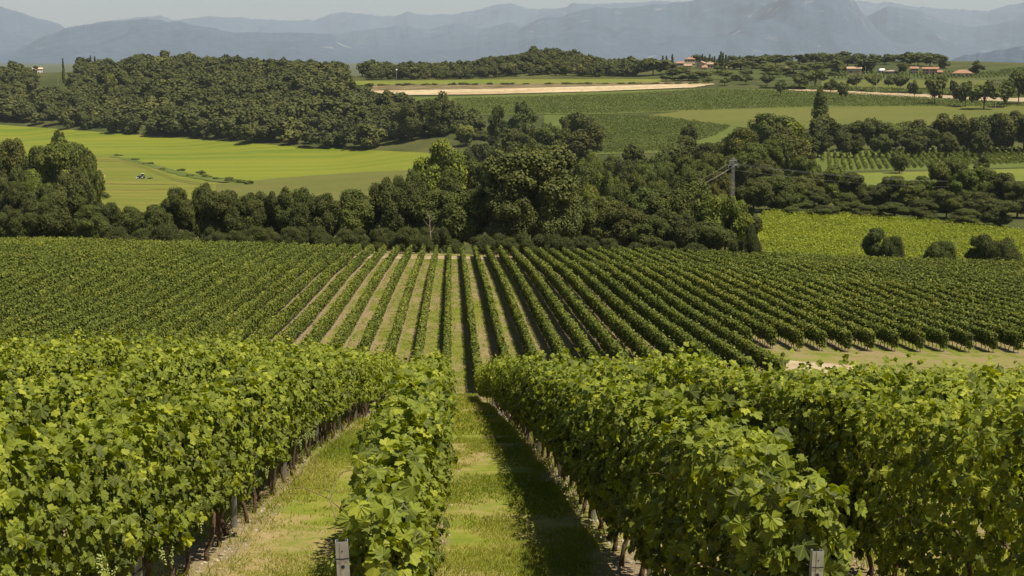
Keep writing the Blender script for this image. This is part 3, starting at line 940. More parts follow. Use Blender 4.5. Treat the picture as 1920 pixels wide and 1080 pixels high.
for p, t, w in [(205, 425, 40), (250, 428, 36), (300, 420, 44), (470, 425, 46), (540, 428, 40), (640, 430, 46), (700, 428, 40), (760, 425, 50), (790, 440, 36), (850, 448, 40), (905, 440, 46), (960, 445, 44), (930, 438, 44), (985, 436, 50), (1012, 440, 46), (1040, 438, 46), (1100, 442, 50), (1070, 445, 46), (1140, 446, 50), (1200, 455, 44), (1255, 452, 46), (1310, 455, 44), (1385, 450, 50), (1420, 420, 36), (1411, 452, 30)]:
    tree(p, 251 if p > 560 else 257, t, w * 1.1, 'shrub', (.5, .55, .42) if p % 3 else DK, "the foot of the vineyard's end belt", rng=rt)  # tints darkened to paint the deep shade along the belt's bottom
for q in range(20):
    p = 325 + q * 26 + rt.uniform(-8, 8)
    tree(p, 262 + rt.uniform(0, 8), 424 + rt.uniform(0, 14), 48, 'shrub', (DK, (.5, .55, .42), (.45, .5, .4))[q % 3], "the foot of the vineyard's end belt", rng=rt)  # filler bushes, dark tints again painting the shade under the belt
# second line behind it
B2 = [(822, 262, 96, 'round', YG, 430), (880, 298, 70, 'round', DK, 450), (915, 300, 74, 'round', MD, 430), (768, 318, 60, 'wide', MD, 400), (842, 318, 60, 'round', MD, 380), (1095, 305, 70, 'round', MD, 420), (1140, 320, 66, 'round', LG, 380), (1100, 345, 70, 'wide', LG, 350), (1165, 345, 74, 'wide', MD, 350), (1180, 300, 70, 'wide', DK, 480), (1240, 305, 66, 'wide', LG, 470), (1290, 290, 76, 'wide', LG, 490), (1240, 338, 60, 'round', LG, 390), (1190, 322, 60, 'wide', MD, 430),
      (1345, 288, 70, 'wide', MD, 480), (1300, 318, 70, 'round', MD, 420), (1355, 322, 60, 'round', BR, 400), (1330, 268, 60, 'round', DK, 560), (1395, 240, 70, 'round', MD, 560), (1385, 290, 60, 'round', MD, 520), (1415, 268, 66, 'round', LG, 520), (1440, 300, 70, 'round', DK, 460), (1420, 335, 66, 'round', DK, 400), (1460, 330, 70, 'round', MD, 420), (1490, 240, 82, 'round', GR, 620), (1492, 228, 60, 'round', YG, 640), (1470, 250, 60, 'wide', MD, 600), (1450, 262, 56, 'round', LG, 560), (1520, 292, 60, 'round', LG, 480), (1508, 330, 60, 'round', MD, 430), (1545, 325, 66, 'round', MD, 440),
      (1265, 270, 60, 'round', DK, 640), (1235, 285, 60, 'wide', MD, 600), (1195, 268, 50, 'open', DK, 620), (1290, 255, 60, 'wide', MD, 660), (1360, 258, 60, 'wide', DK, 640), (1150, 290, 60, 'wide', MD, 560), (1110, 285, 60, 'wide', LG, 560), (1060, 300, 66, 'round', DK, 460), (1210, 300, 54, 'wide', LG, 540), (1320, 300, 60, 'wide', LG, 520), (1255, 315, 54, 'wide', MD, 450)]
for p, t, w, k, c, d in B2: tree(p, d, t, w * 1.04, k, c, "the hollow behind the belt", rng=rt)
# clump on the left
B3 = [(10, 262, 80, 'round', BR, 470), (60, 275, 70, 'round', MD, 460), (102, 246, 40, 'round', DK, 520), (100, 262, 90, 'tall', LG, 450), (140, 268, 70, 'tall', MD, 455), (155, 290, 50, 'tall', LG, 445), (45, 318, 64, 'wide', LG, 420), (15, 310, 64, 'wide', GR, 430), (120, 315, 74, 'round', GR, 425), (70, 345, 70, 'wide', MD, 400), (10, 340, 60, 'wide', DK, 405), (-25, 270, 80, 'round', DK, 470)]
for p, t, w, k, c, d in B3: tree(p, d, t, w * 1.04, k, c, "the clump left of the meadow", rng=rt)
# trees behind the yellow vineyard on the right
B4 = [(1455, 365, 50, 'round', MD, 430), (1495, 360, 60, 'round', MD, 425), (1535, 352, 60, 'round', DK, 430), (1580, 312, 60, 'tall', LG, 440), (1610, 322, 56, 'tall', MD, 440), (1600, 362, 60, 'round', MD, 410), (1650, 345, 62, 'round', DK, 430), (1690, 330, 60, 'round', MD, 430), (1718, 338, 50, 'tall', LG, 425), (1745, 330, 50, 'tall', LG, 430), (1765, 305, 54, 'tall', MD, 440), (1800, 300, 58, 'tall', DK, 445), (1820, 318, 60, 'tall', LG, 430), (1850, 312, 54, 'tall', LG, 435), (1790, 355, 60, 'round', MD, 410), (1745, 375, 60, 'round', DK, 400), (1690, 380, 60, 'round', MD, 400), (1640, 385, 60, 'round', DK, 402), (1560, 385, 60, 'round', DK, 404), (1850, 360, 60, 'round', DK, 405), (1895, 325, 66, 'round', DK, 430), (1925, 340, 60, 'round', MD, 420), (1890, 375, 66, 'round', DK, 392), (1830, 392, 60, 'round', MD, 388), (1500, 388, 50, 'round', MD, 408)]
for p, t, w, k, c, d in B4: tree(p, d, t, w * 1.04, k, c, "the line behind the yellow-green vineyard", rng=rt)
# hedgerow under the khaki fields
B5 = [(1448, 212, 74, 'wide', MD, 760), (1490, 220, 60, 'wide', MD, 770), (1545, 215, 56, 'round', DK, 780), (1540, 232, 50, 'round', DK, 740), (1580, 232, 50, 'round', DK, 780), (1612, 226, 50, 'round', DK, 790), (1645, 222, 54, 'round', DK, 790), (1680, 232, 50, 'round', MD, 780), (1712, 224, 60, 'round', BR, 790), (1745, 236, 50, 'round', MD, 780), (1780, 212, 64, 'round', BR, 790), (1822, 216, 60, 'round', BR, 790), (1862, 212, 60, 'round', DK, 790), (1895, 208, 60, 'round', BR, 790), (1930, 210, 60, 'round', DK, 790), (1520, 245, 50, 'round', MD, 720), (1600, 250, 46, 'wide', DK, 740), (1660, 252, 46, 'wide', MD, 745), (1720, 250, 46, 'wide', DK, 750), (1790, 248, 46, 'wide', DK, 750), (1850, 246, 46, 'wide', BR, 750)]
for p, t, w, k, c, d in B5: tree(p, d, t, w * 1.04, k, c, "the hedgerow below the khaki field", lod=1, rng=rt)
tree(1541, 790, 165, 30, 'column', (.75, .78, .75), "the hedgerow below the khaki field", lod=1, rng=rt)
# middle belt running from the hill wood to the thicket
B6 = [(700, 232, 60, 'round', DK, 1040), (745, 222, 60, 'round', DK, 1030), (790, 215, 60, 'round', DK, 1020), (826, 172, 58, 'round', (.75, .78, .72), 980), (770, 195, 56, 'round', DK, 980), (850, 225, 56, 'round', DK, 1000), (820, 232, 50, 'round', MD, 990), (885, 240, 56, 'round', DK, 960), (872, 232, 40, 'round', PALE, 930), (918, 245, 60, 'wide', DK, 920), (934, 197, 40, 'round', LG, 900), (975, 190, 56, 'round', MD, 880), (960, 240, 56, 'wide', DK, 820), (1000, 240, 50, 'wide', DK, 800), (1035, 232, 56, 'round', LG, 780), (1085, 210, 66, 'wide', DK, 860), (1092, 230, 80, 'round', GR, 700), (1120, 225, 40, 'round', DK, 800), (1050, 262, 50, 'wide', MD, 700), (1000, 262, 50, 'wide', MD, 720), (950, 265, 54, 'wide', DK, 740), (900, 268, 54, 'wide', DK, 760)]
for p, t, w, k, c, d in B6: tree(p, d, t, w * 1.04, k, c, "the middle belt beside the meadow", lod=1, rng=rt)
# single trees and bushes
tree(207, 1380, 138, 26, "open", PALE, "the wooded hill", lod=1, rng=rt)
tree(1295, 800, 232, 32, 'wide', DK, "the plateau vineyard's lower edge", lod=1, rng=rt)
tree(1655, 297, 428, 44, 'open', (.62, .72, .55), "the yellow-green vineyard's near edge", lod=0, rng=rt)
tree(1688, 294, 442, 50, 'shrub', (.75, .85, .6), "the yellow-green vineyard's near edge", lod=0, rng=rt)
tree(1782, 293, 452, 66, 'shrub', (.55, .65, .5), "the yellow-green vineyard's near edge", lod=0, rng=rt)
tree(1862, 290, 440, 56, 'open', (.62, .70, .5), "the yellow-green vineyard's near edge", lod=0, rng=rt)
tree(1900, 288, 448, 70, 'shrub', (.8, .85, .6), "the yellow-green vineyard's near edge", lod=0, rng=rt)
tree(1696, 640, 286, 36, 'round', DK, "the small vineyard inside the hedgerow", lod=1, rng=rt)
tree(1852, 640, 292, 26, 'open', DK, "the small vineyard inside the hedgerow", lod=1, rng=rt)
for p, t, w, d in [(368, 317, 14, 850), (350, 325, 14, 840), (334, 321, 16, 880), (425, 330, 20, 800), (445, 334, 20, 790), (300, 316, 14, 890), (270, 306, 18, 940), (245, 300, 16, 980), (213, 292, 12, 1020), (380, 325, 16, 830), (400, 330, 16, 815), (185, 360, 14, 720), (460, 336, 16, 780)]:
    tree(p, d, t + 2, w * 1.3, 'shrub', LG, "the ditch across the meadow", lod=2, rng=rt)
B8 = [(1718, 150, 20, 1120), (1757, 137, 34, 1080), (1791, 150, 16, 1130), (1815, 152, 30, 1060), (1850, 150, 46, 1040), (1888, 148, 30, 1060), (1915, 132, 40, 1080), (1582, 153, 20, 1120), (1530, 130, 40, 1250), (1500, 140, 30, 1220), (1560, 148, 24, 1180), (1608, 140, 24, 1250), (1640, 138, 24, 1250), (1668, 142, 24, 1240), (1690, 142, 22, 1240), (1466, 148, 20, 1150), (1440, 140, 20, 1260), (1400, 140, 24, 1270), (1360, 145, 20, 1260), (1330, 146, 18, 1280)]
for p, t, w, d in B8: tree(p, d, t, w * 1.25, 'dome', LG if p in (1850,) else (DK if rt.random() < .5 else MD), "the terraces below the farmhouses", lod=2, rng=rt)
B9 = [(1225, 108, 44, 1420), (1190, 122, 30, 1440), (1160, 126, 30, 1460), (1250, 140, 22, 1330), (1292, 138, 34, 1330), (1390, 112, 40, 1480), (1420, 106, 40, 1520), (1455, 102, 36, 1600), (1440, 122, 36, 1420), (1476, 126, 36, 1400), (1500, 102, 26, 1640), (1530, 100, 24, 1650), (1545, 98, 26, 1660), (1580, 96, 28, 1680), (1610, 100, 24, 1660), (1568, 112, 40, 1450), (1636, 106, 40, 1440), (1660, 101, 26, 1640), (1700, 97, 30, 1620), (1722, 98, 32, 1600), (1745, 99, 36, 1580), (1768, 104, 26, 1540), (1832, 113, 24, 1430), (1695, 116, 18, 1425), (1590, 104, 30, 1600), (1300, 102, 24, 1580), (1320, 106, 24, 1560)]
for p, t, w, d in B9: tree(p, d, t, w * 1.35, 'dome' if p % 4 else 'round', DK if rt.random() < .7 else MD, "the village ridge", lod=2, rng=rt)
for q in range(34):
    p = rt.uniform(1235, 1570); b = rt.uniform(122, 152)
    P = hit([p], [b])[0]; d = min(math.hypot(P[0], P[1]), 1620)
    tree(p, d, b - rt.uniform(7, 14), rt.uniform(18, 40), 'shrub' if q % 3 else 'dome', (DK, MD, BR, LG)[q % 4], "the gardens below the village", lod=2, rng=rt)
for q in range(16):
    p = 1380 + q * 26 + rt.uniform(-8, 8)
    tree(p, 1690 + rt.uniform(-20, 20), 102 - 3 * math.sin((p - 1380) / 130) + rt.uniform(0, 4), rt.uniform(28, 44), 'shrub', DK if q % 2 else MD, "the skyline hedge of the village ridge", lod=2, rng=rt)
for p, t in [(1243, 104), (1250, 104), (1261, 101), (1313, 103), (1317, 101), (1322, 105), (1331, 101), (1336, 107), (1340, 105), (1345, 110), (1349, 103), (1352, 96), (1356, 98), (1361, 102), (1377, 107), (1387, 104), (1366, 110)]:
    tree(p, 1500 + rt.uniform(-15, 25), t, 6.5, 'cypress', (.6, .62, .6), "the village cypress row", lod=2, rng=rt)
for p, t, d in [(117, 109, 1560), (157, 108, 1650), (169, 104, 1650), (177, 105, 1660)]:
    tree(p, d, t, 6, 'cypress', (.6, .62, .6), "the top of the wooded hill", lod=2, rng=rt)

# woods far off on the hills: one mass each
def woods(name, poly, dr, spacing, hr, seed, kinds=("dome", "dome", "round", "dome", "wide", "tall"), cols=1.0):
    rng = np.random.default_rng(seed)
    srcs = [tree_meshes(5000 + seed * 10 + q, 2, kinds[q % len(kinds)])[0] for q in range(9)]
    pmin, pmax = min(p[0] for p in poly), max(p[0] for p in poly)
    a = at((pmin + pmax) / 2, (dr[0] + dr[1]) / 2)
    halfw = (pmax - pmin) / 2 * dr[1] / F * 1.1
    gx, gy = np.meshgrid(np.arange(-halfw, halfw, spacing), np.arange(dr[0], dr[1], spacing))
    c = a[:2] / np.linalg.norm(a[:2]); n_ = np.array([c[1], -c[0]])
    X = c[0] * gy + n_[0] * gx; Y = c[1] * gy + n_[1] * gx
    X = (X + rng.normal(0, spacing * .28, X.shape)).ravel(); Y = (Y + rng.normal(0, spacing * .28, Y.shape)).ravel()
    P = np.stack([X, Y, g(X, Y)], -1)
    px, py = to_px(P)
    P = P[inpoly(px, py, poly)]
    Vs, F5, F3, v5, v3 = [], [], [], [], []; n0 = 0
    for p in P:
        V, Fc, val = srcs[int(rng.integers(0, 9))]
        h = rng.uniform(*hr) * math.exp(rng.normal(0, .13)) * (1 + .22 * vn(p[0] / 40, p[1] / 40, 71)); t = rng.uniform(0, 6.28); s = h * rng.uniform(1.0, 1.35); ct, st = math.cos(t) * s, math.sin(t) * s
        W = np.empty_like(V); W[:, 0] = p[0] + V[:, 0] * ct - V[:, 1] * st; W[:, 1] = p[1] + V[:, 0] * st + V[:, 1] * ct; W[:, 2] = p[2] - .12 * h + V[:, 2] * h
        dt = rng.normal(-.06, .15) + (.38 if rng.random() < .06 else 0) + .10 * vn(p[0] / 70, p[1] / 70, 72)
        Vs.append(W); F5.append(Fc[0] + n0); F3.append(Fc[1] + n0); k5 = len(Fc[0])
        v5.append(np.clip(val[:k5] + dt, 0, 1)); v3.append(np.clip(val[k5:] + dt * .5, 0, 1)); n0 += len(V)
    o = obj(name, mesh(name, np.concatenate(Vs), [np.concatenate(F5), np.concatenate(F3)], (WOODS,), np.concatenate(v5 + v3)))
    tag(o, kind="stuff")
    return len(P)


NW = [woods("woodland", [(-60, 120), (60, 150), (75, 185), (135, 185), (150, 130), (190, 100), (560, 100), (630, 134), (652, 180), (720, 198), (840, 222), (900, 245), (860, 285), (785, 289), (550, 276), (300, 258), (150, 245), (30, 232), (-60, 228)], (980, 1680), 14.0, (12, 19), 1),
      woods("woodland", [(685, 100), (1170, 100), (1190, 146), (690, 152)], (1420, 1700), 11.5, (9, 14), 2),
      woods("woodland", [(-60, 90), (140, 90), (140, 131), (60, 138), (-60, 140)], (1700, 2000), 16, (7, 11), 3)]
print("woods", NW)

# ------------------------------------------------------------------ fields
MEADOW = field_mat("meadow_grass", [(.098, .136, .011), (.135, .162, .014), (.175, .180, .020)], .011, .05, (.25, 2.2, 1), (1.62, 30, .75), .4)
HAY = field_mat("mown_hay", [(.130, .142, .018), (.170, .158, .028), (.098, .122, .015)], .012, .09, (.3, 2.4, 1), (1.50, 22, .6), .4)
CORN = field_mat("maize", [(.105, .112, .024), (.125, .122, .030), (.08, .09, .018)], .03, .35, stripe=(1.2, 4, .35))
KHAKI = field_mat("ripening_maize", [(.120, .120, .028), (.098, .110, .022), (.08, .095, .018)], .012, .12, (.4, 1.5, 1), (1.45, 12, .3))
VFIELD = field_mat("vineyard_floor", [(.085, .110, .020), (.105, .125, .028), (.06, .08, .018)], .02, .2)
LAWN = field_mat("grass_strip", [(.12, .15, .02), (.16, .165, .03), (.10, .12, .022)], .02, .2)
STRAW = field_mat("dry_stubble", [(.36, .27, .15), (.50, .40, .26), (.20, .16, .06)], .03, .2, (.3, 1, 1), amt=.75)
TERR = field_mat("terrace_green", [(.055, .075, .018), (.085, .095, .025), (.04, .052, .014)], .02, .15, stripe=(1.5, 14, .4))
sheet("meadow", ([(-20, 233), (150, 245), (300, 257), (550, 275), (840, 289)], [(-20, 300), (175, 300), (330, 338), (520, 342), (800, 322)]), MEADOW, 60, 24, .22)
sheet("hay_field", ([(150, 290), (215, 294), (280, 312), (330, 332), (420, 345)], [(150, 400), (215, 400), (280, 400), (330, 395), (420, 380)]), HAY, 40, 24, .32)
sheet("maize_field", ([(405, 346), (560, 332), (680, 324), (800, 318)], [(405, 392), (560, 388), (680, 380), (800, 372)]), CORN, 30, 16, .42)
sheet("grass_verge", ([(-20, 395), (60, 393), (190, 385)], [(-20, 412), (60, 410), (190, 400)]), LAWN, 20, 8, .3)
TRACK = field_mat("pressed_grass", [(.115, .115, .024), (.14, .13, .03), (.09, .10, .018)], .05, .3)
PALEHAY = field_mat("pale_hay", [(.24, .21, .05), (.27, .23, .06), (.19, .18, .04)], .05, .3)
for y_ in (0, 3.2):
    sheet("wheel_track", ([(150, 297 + y_), (230, 301 + y_), (270, 313 + y_), (330, 337 + y_), (400, 348 + y_)], [(150, 297.8 + y_), (230, 301.8 + y_), (270, 314 + y_), (330, 338 + y_), (400, 349 + y_)]), TRACK, 60, 3, .45)
for x_ in (0, 9):
    sheet("wheel_track", ([(172 + x_, 316), (186 + x_, 330), (184 + x_, 345), (176 + x_, 360)], [(175 + x_, 316), (189 + x_, 330), (187 + x_, 345), (179 + x_, 360)]), PALEHAY, 30, 3, .45)
sheet("pressed_grass", ([(150, 343), (240, 346), (330, 347)], [(150, 344.2), (240, 347.2), (330, 348)]), TRACK, 40, 3, .45, rough=1.0)
sheet("pressed_grass", ([(150, 356), (260, 357), (330, 356)], [(150, 357.5), (260, 358.2), (330, 357)]), TRACK, 40, 3, .45, rough=1.0)
sheet("ditch_grass", ([(205, 292), (240, 298), (290, 310), (340, 323), (400, 334), (470, 340)], [(205, 295), (240, 302), (290, 316), (340, 331), (400, 341), (470, 347)]), VFIELD, 40, 4, .5, rough=1.5)
# right-hand fields
sheet("yellow_vineyard_floor", ([(1420, 398), (1560, 404), (1740, 420), (1940, 440)], [(1420, 500), (1560, 500), (1740, 500), (1940, 505)]), VFIELD, 40, 20, .1)
sheet("small_vineyard_floor", ([(1530, 282), (1660, 280), (1800, 279), (1940, 277)], [(1530, 322), (1660, 320), (1800, 318), (1940, 314)]), VFIELD, 30, 12, .15)
sheet("grass_strip", ([(1600, 325), (1720, 323), (1830, 320), (1940, 316)], [(1600, 372), (1720, 372), (1830, 370), (1940, 366)]), LAWN, 30, 12, .2)
sheet("khaki_field", ([(1290, 208), (1420, 203), (1600, 201), (1760, 199), (1940, 197)], [(1180, 222), (1420, 242), (1600, 244), (1760, 244), (1940, 244)]), KHAKI, 50, 16, .35)
sheet("plateau_vineyard_floor", ([(700, 184), (900, 180), (1150, 172), (1340, 166), (1560, 172), (1940, 194)], [(840, 215), (900, 216), (1150, 214), (1290, 209), (1560, 201), (1940, 198)]), VFIELD, 60, 16, .3)
sheet("lower_vineyard_floor", ([(1020, 216), (1120, 215), (1240, 219), (1380, 236)], [(1020, 292), (1120, 290), (1240, 287), (1380, 262)]), VFIELD, 40, 16, .25)
sheet("stubble_bank", ([(690, 169), (900, 166), (1100, 161), (1300, 157), (1340, 158)], [(690, 180), (900, 178), (1100, 173), (1300, 165), (1340, 159)]), STRAW, 60, 8, .6, rough=1.5)
SCRUB = field_mat("scrub_bank", [(.11, .085, .04), (.20, .15, .08), (.07, .075, .025)], .06, .3, amt=.6)
sheet("scrub_bank", ([(700, 161.5), (900, 159), (1100, 157), (1290, 155)], [(700, 171), (900, 168), (1100, 163), (1290, 158)]), SCRUB, 60, 8, .9, rough=1.5)
sheet("plateau_meadow", ([(640, 153), (900, 150), (1150, 149), (1240, 149)], [(640, 161), (900, 158), (1150, 156), (1240, 155)]), LAWN, 40, 6, .5)
sheet("terrace_field", ([(1240, 134), (1400, 130), (1560, 132), (1740, 133), (1940, 120)], [(1240, 148), (1400, 150), (1560, 152), (1740, 152), (1940, 150)]), TERR, 50, 10, .4)
sheet("khaki_terrace", ([(1540, 152), (1700, 150), (1850, 151)], [(1540, 164), (1700, 166), (1850, 166)]), KHAKI, 30, 6, .5)
sheet("earth_bank", ([(1480, 166), (1600, 172), (1760, 178), (1930, 184)], [(1480, 170), (1600, 178), (1760, 188), (1930, 192)]), DIRT, 50, 4, .5, rough=2.0)


def vine_mass(name, poly, ang, spacing, size, perm, hgt, mat, bias, seed, width=.4, gap=0.0):
    """a vineyard so far off that it reads as one textured mass"""
    rng = np.random.default_rng(seed)
    pp = np.array(poly, float); Q = hit(pp[:, 0], pp[:, 1])
    u = np.array([math.sin(ang), math.cos(ang)]); v = np.array([u[1], -u[0]])
    a = Q[:, :2] @ u; b = Q[:, :2] @ v
    area_rows = int((b.max() - b.min()) / spacing); L = a.max() - a.min()
    n = int(area_rows * L * perm)
    k = rng.integers(0, area_rows + 1, n); t = a.min() + L * rng.random(n)
    off = rng.normal(0, width, n) * .6
    bb = b.min() + k * spacing + off
    X = u[0] * t + v[0] * bb; Y = u[1] * t + v[1] * bb
    P = np.stack([X, Y, g(X, Y)], -1)
    px, py = to_px(P); keep = inpoly(px, py, poly)
    X, Y, P, off = X[keep], Y[keep], P[keep], off[keep]; n = len(X)
    z = hgt * (1 - .55 * (np.abs(off) / width).clip(0, 1)) * rng.uniform(.55, 1.08, n) + .12 * vn(X / 1.5, Y / 1.5, seed)
    P[:, 2] += z
    Nn = unit(np.stack([rng.normal(0, .6, n) + v[0] * off / width, rng.normal(0, .6, n) + v[1] * off / width, np.full(n, .9)], -1))
    T = rng.normal(size=(n, 3))
    V, Fc, per, luv = leaves(P, Nn, T, size * rng.uniform(.6, 1.3, n), OUT2 * np.array([1.2, 1]), rng, False, .3)
    tone = np.clip(bias + .18 * rng.normal(size=n) + .16 * vn(X / 9, Y / 9, seed + 1), 0, 1)
    o = obj(name, mesh(name, V, [Fc], (mat,), tone)); tag(o, kind="stuff")
    return n


NV = [vine_mass("vineyard", [(1432, 402), (1560, 404), (1740, 420), (1940, 441), (1940, 500), (1700, 492), (1430, 482), (1410, 440)], 1.22, 3.3, .25, 36, 1.75, VINE_YEL, .5, 1, .55),
      vine_mass("vineyard", [(1530, 290), (1660, 283), (1940, 279), (1940, 306), (1660, 318), (1560, 320)], .25, 3.2, .5, 9, 1.9, VINE, .5, 2, .6),
      vine_mass("vineyard", [(850, 186), (1150, 178), (1335, 168), (1560, 174), (1940, 196), (1940, 200), (1560, 200), (1290, 208), (1150, 213), (900, 215), (860, 205)], -.35, 3.2, .48, 5.0, 1.5, VINE_FAR, .45, 3, .7),
      vine_mass("vineyard", [(1060, 217), (1120, 216), (1240, 220), (1370, 238), (1340, 256), (1240, 284), (1130, 288), (1050, 260)], -.2, 3.0, .42, 9, 1.5, VINE_FAR, .5, 4, .6)]
NV.append(vine_mass("vineyard", [(1560, 134), (1700, 134), (1850, 136), (1940, 124), (1940, 140), (1840, 147), (1560, 148)], .3, 3.4, .9, 2.0, 1.8, VINE_FAR, .4, 5, .7))
NV.append(vine_mass("vineyard", [(1480, 163), (1600, 166), (1760, 172), (1940, 180), (1940, 186), (1760, 178), (1600, 172), (1480, 167)], 1.5, 3.0, .8, 4, 2.2, VINE_FAR, .5, 6, .7))
print("vine masses", NV)

# scrub on the bank above the stubble, a hedge of vines along the earth bank
for q in range(26):
    p = 700 + q * 24 + rt.uniform(-8, 8); 
    if 985 < p < 1010: continue
    P = hit([p], [161.5 - (p - 700) * .006])[0]; d = math.hypot(P[0], P[1])
    e = tree(p, d, 155 - (p - 700) * .004 + rt.uniform(0, 2), rt.uniform(16, 30), 'shrub', (1.2, 1.05, .8) if q % 3 else MD, "the bank above the stubble", lod=2, rng=rt)
for q in range(22):
    p = 1440 + q * 22 + rt.uniform(-6, 6); y = 165 + (p - 1480) * .042
    P = hit([p], [y + 1.5])[0]; d = math.hypot(P[0], P[1])
    e = tree(p, d, y - rt.uniform(2, 6), rt.uniform(16, 30), 'shrub', MD, "the long earth bank", lod=2, rng=rt)

# ------------------------------------------------------------------ buildings
GLASS = solid("window_dark", (.035, .04, .05), .25, namt=.1)
SHUT = solid("brown_shutter", (.12, .07, .04), .7)


def house(px, base, wpx, d, wall_h, depth, wall, roofc, label, roof="gable", rz=0.0, nwin=3, floors=1, rise=1.6, chimney=True, door=True, name="farmhouse"):
    P = at(px, d)
    zb = z_at(base, d, px)
    P[2] = min(P[2], zb) if abs(P[2] - zb) < 4 else P[2]
    w = wpx * d / F * .9
    e = empty(name, P, -math.atan2(P[0], P[1]) + rz)
    tag(e, label, "house", None)
    wm = solid("plaster_%d_%d_%d" % tuple(int(c * 100) for c in wall), wall, .9, nscale=.6, namt=.12)
    rm = solid("tiles_%d_%d_%d" % tuple(int(c * 100) for c in roofc), roofc, .85, nscale=1.5, namt=.25)
    hx, hy = w / 2, depth / 2
    b = MB().box(-hx, hx, -hy, hy, -2, wall_h)
    if roof == "gable":
        for s in (-1, 1): b.add([(s * hx, -hy, wall_h), (s * hx, hy, wall_h), (s * hx, 0, wall_h + rise), (s * (hx - .2), -hy, wall_h), (s * (hx - .2), hy, wall_h), (s * (hx - .2), 0, wall_h + rise)], [(0, 1, 2), (5, 4, 3), (0, 2, 5, 3), (1, 4, 5, 2)])
    b.build("wall", wm, e)
    o = .5; t = .18
    r = MB()
    if roof == "gable":
        k = rise / hy
        for s in (-1, 1):
            y1 = s * (hy + o); z1 = wall_h - o * k
            r.add([(-hx - o, y1, z1), (hx + o, y1, z1), (hx + o, 0, wall_h + rise), (-hx - o, 0, wall_h + rise), (-hx - o, y1, z1 + t), (hx + o, y1, z1 + t), (hx + o, 0, wall_h + rise + t), (-hx - o, 0, wall_h + rise + t)],
                  [(0, 1, 2, 3), (7, 6, 5, 4), (0, 4, 5, 1), (1, 5, 6, 2), (3, 2, 6, 7), (0, 3, 7, 4)])
    else:
        ri = max(hx - hy, .2)
        r.add([(-hx - o, -hy - o, wall_h), (hx + o, -hy - o, wall_h), (hx + o, hy + o, wall_h), (-hx - o, hy + o, wall_h), (-ri, 0, wall_h + rise), (ri, 0, wall_h + rise)], [(0, 1, 5, 4), (1, 2, 5), (2, 3, 4, 5), (3, 0, 4), (3, 2, 1, 0)])
    ro = r.build("roof", rm, e)
    if chimney: MB().box(-.35 + hx * .4, .35 + hx * .4, .3, 1.0, wall_h + rise * .3, wall_h + rise + .9).build("chimney", wm, ro)
    fh = wall_h / floors
    for f in range(floors):
        for q in range(nwin):
            x = -hx + w * (q + .5) / nwin; z0 = f * fh + fh * .32
            dr = door and f == 0 and q == nwin // 2
            if dr: MB().box(x - .6, x + .6, -hy - .06, -hy + .02, 0, 2.2).build("door", SHUT, e); continue
            wi = MB().box(x - .5, x + .5, -hy - .04, -hy + .02, z0, z0 + min(1.4, fh * .5)).build("window", GLASS, e)
            for s in (-1, 1): MB().box(x + s * .78 - .25, x + s * .78 + .25, -hy - .09, -hy - .045, z0, z0 + min(1.4, fh * .5)).build("shutter", SHUT, wi)
    return e


TERRA = (.30, .165, .10); PINKT = (.34, .225, .17)
house(1603, 132, 28, 1430, 5.5, 10, (.40, .31, .20), (.42, .27, .18), "plain stone barn with broad tiled roof left of the white cottage", nwin=2, door=True)
house(1653, 131, 13, 1440, 3.2, 7, (.78, .76, .72), (.70, .68, .66), "small white cottage standing between the stone barn and the low farmhouse", nwin=2, chimney=False)
house(1673, 131.5, 26, 1430, 2.8, 9, (.36, .26, .18), (.33, .24, .20), "low farmhouse under a flat grey-brown roof right of the white cottage", roof="hip", rise=1.2, nwin=3)
house(1716, 132, 15, 1430, 5.6, 8, (.62, .50, .32), TERRA, "cream two storey farmhouse adjoining the long orange house", floors=2, nwin=3)
house(1746, 132, 30, 1425, 5.6, 9, (.48, .30, .19), TERRA, "long orange farmhouse under a red tiled roof", floors=2, nwin=5)
house(1764, 132, 9, 1420, 3.0, 6, (.55, .32, .2), TERRA, "low orange annex at the right end of the long farmhouse", nwin=1, door=False, chimney=False)
house(1807, 133, 38, 1400, 3.4, 12, (.62, .47, .26), TERRA, "cream villa with red hipped roof standing alone at the terrace end", roof="hip", rise=3.2, nwin=5)
house(1473, 126, 13, 1440, 4.2, 8, (.58, .48, .25), PINKT, "small yellow house among trees between the cypresses and the barn", nwin=2)
house(1276, 127, 14, 1475, 5.6, 9, (.72, .60, .48), TERRA, "white-walled village house with solar panels, leftmost of the hilltop cluster", floors=2, nwin=3)
house(1294, 121, 22, 1500, 7.5, 10, (.64, .52, .32), TERRA, "tall hipped villa crowning the hilltop village", floors=2, roof="hip", nwin=4, rise=2.0)
house(1290, 131, 14, 1465, 4.2, 8, (.52, .34, .22), PINKT, "pinkish low house at the centre of the hilltop village", nwin=2)
house(1316, 127, 14, 1470, 5.0, 8, (.54, .38, .25), PINKT, "brick house with gable turned to the fields, right in the hilltop village", rz=1.2, nwin=2, floors=2)
house(1332, 127, 12, 1480, 3.6, 7, (.50, .36, .25), PINKT, "low outbuilding at the right end of the hilltop village", nwin=2)
house(1322, 132, 10, 1455, 3.0, 6, (.5, .36, .26), TERRA, "small shed with red roof in front of the hilltop village", nwin=1, chimney=False)
house(1360, 131, 8, 1450, 2.4, 5, (.55, .45, .36), PINKT, "tiny pale shed below the village cypresses", nwin=1, chimney=False, door=False)
house(59, 121, 14, 1850, 5, 10, (.74, .70, .66), (.50, .36, .28), "long white house at the hill's left, first of the distant pair", floors=1, nwin=3)
house(73, 121, 10, 1860, 6, 9, (.74, .70, .66), (.50, .36, .28), "taller white house right of the long white one at the hill's left", floors=2, nwin=2)
house(4, 135, 18, 1500, 4, 10, (.60, .40, .26), TERRA, "orange-roofed house half hidden by woods at the far left edge", nwin=2)
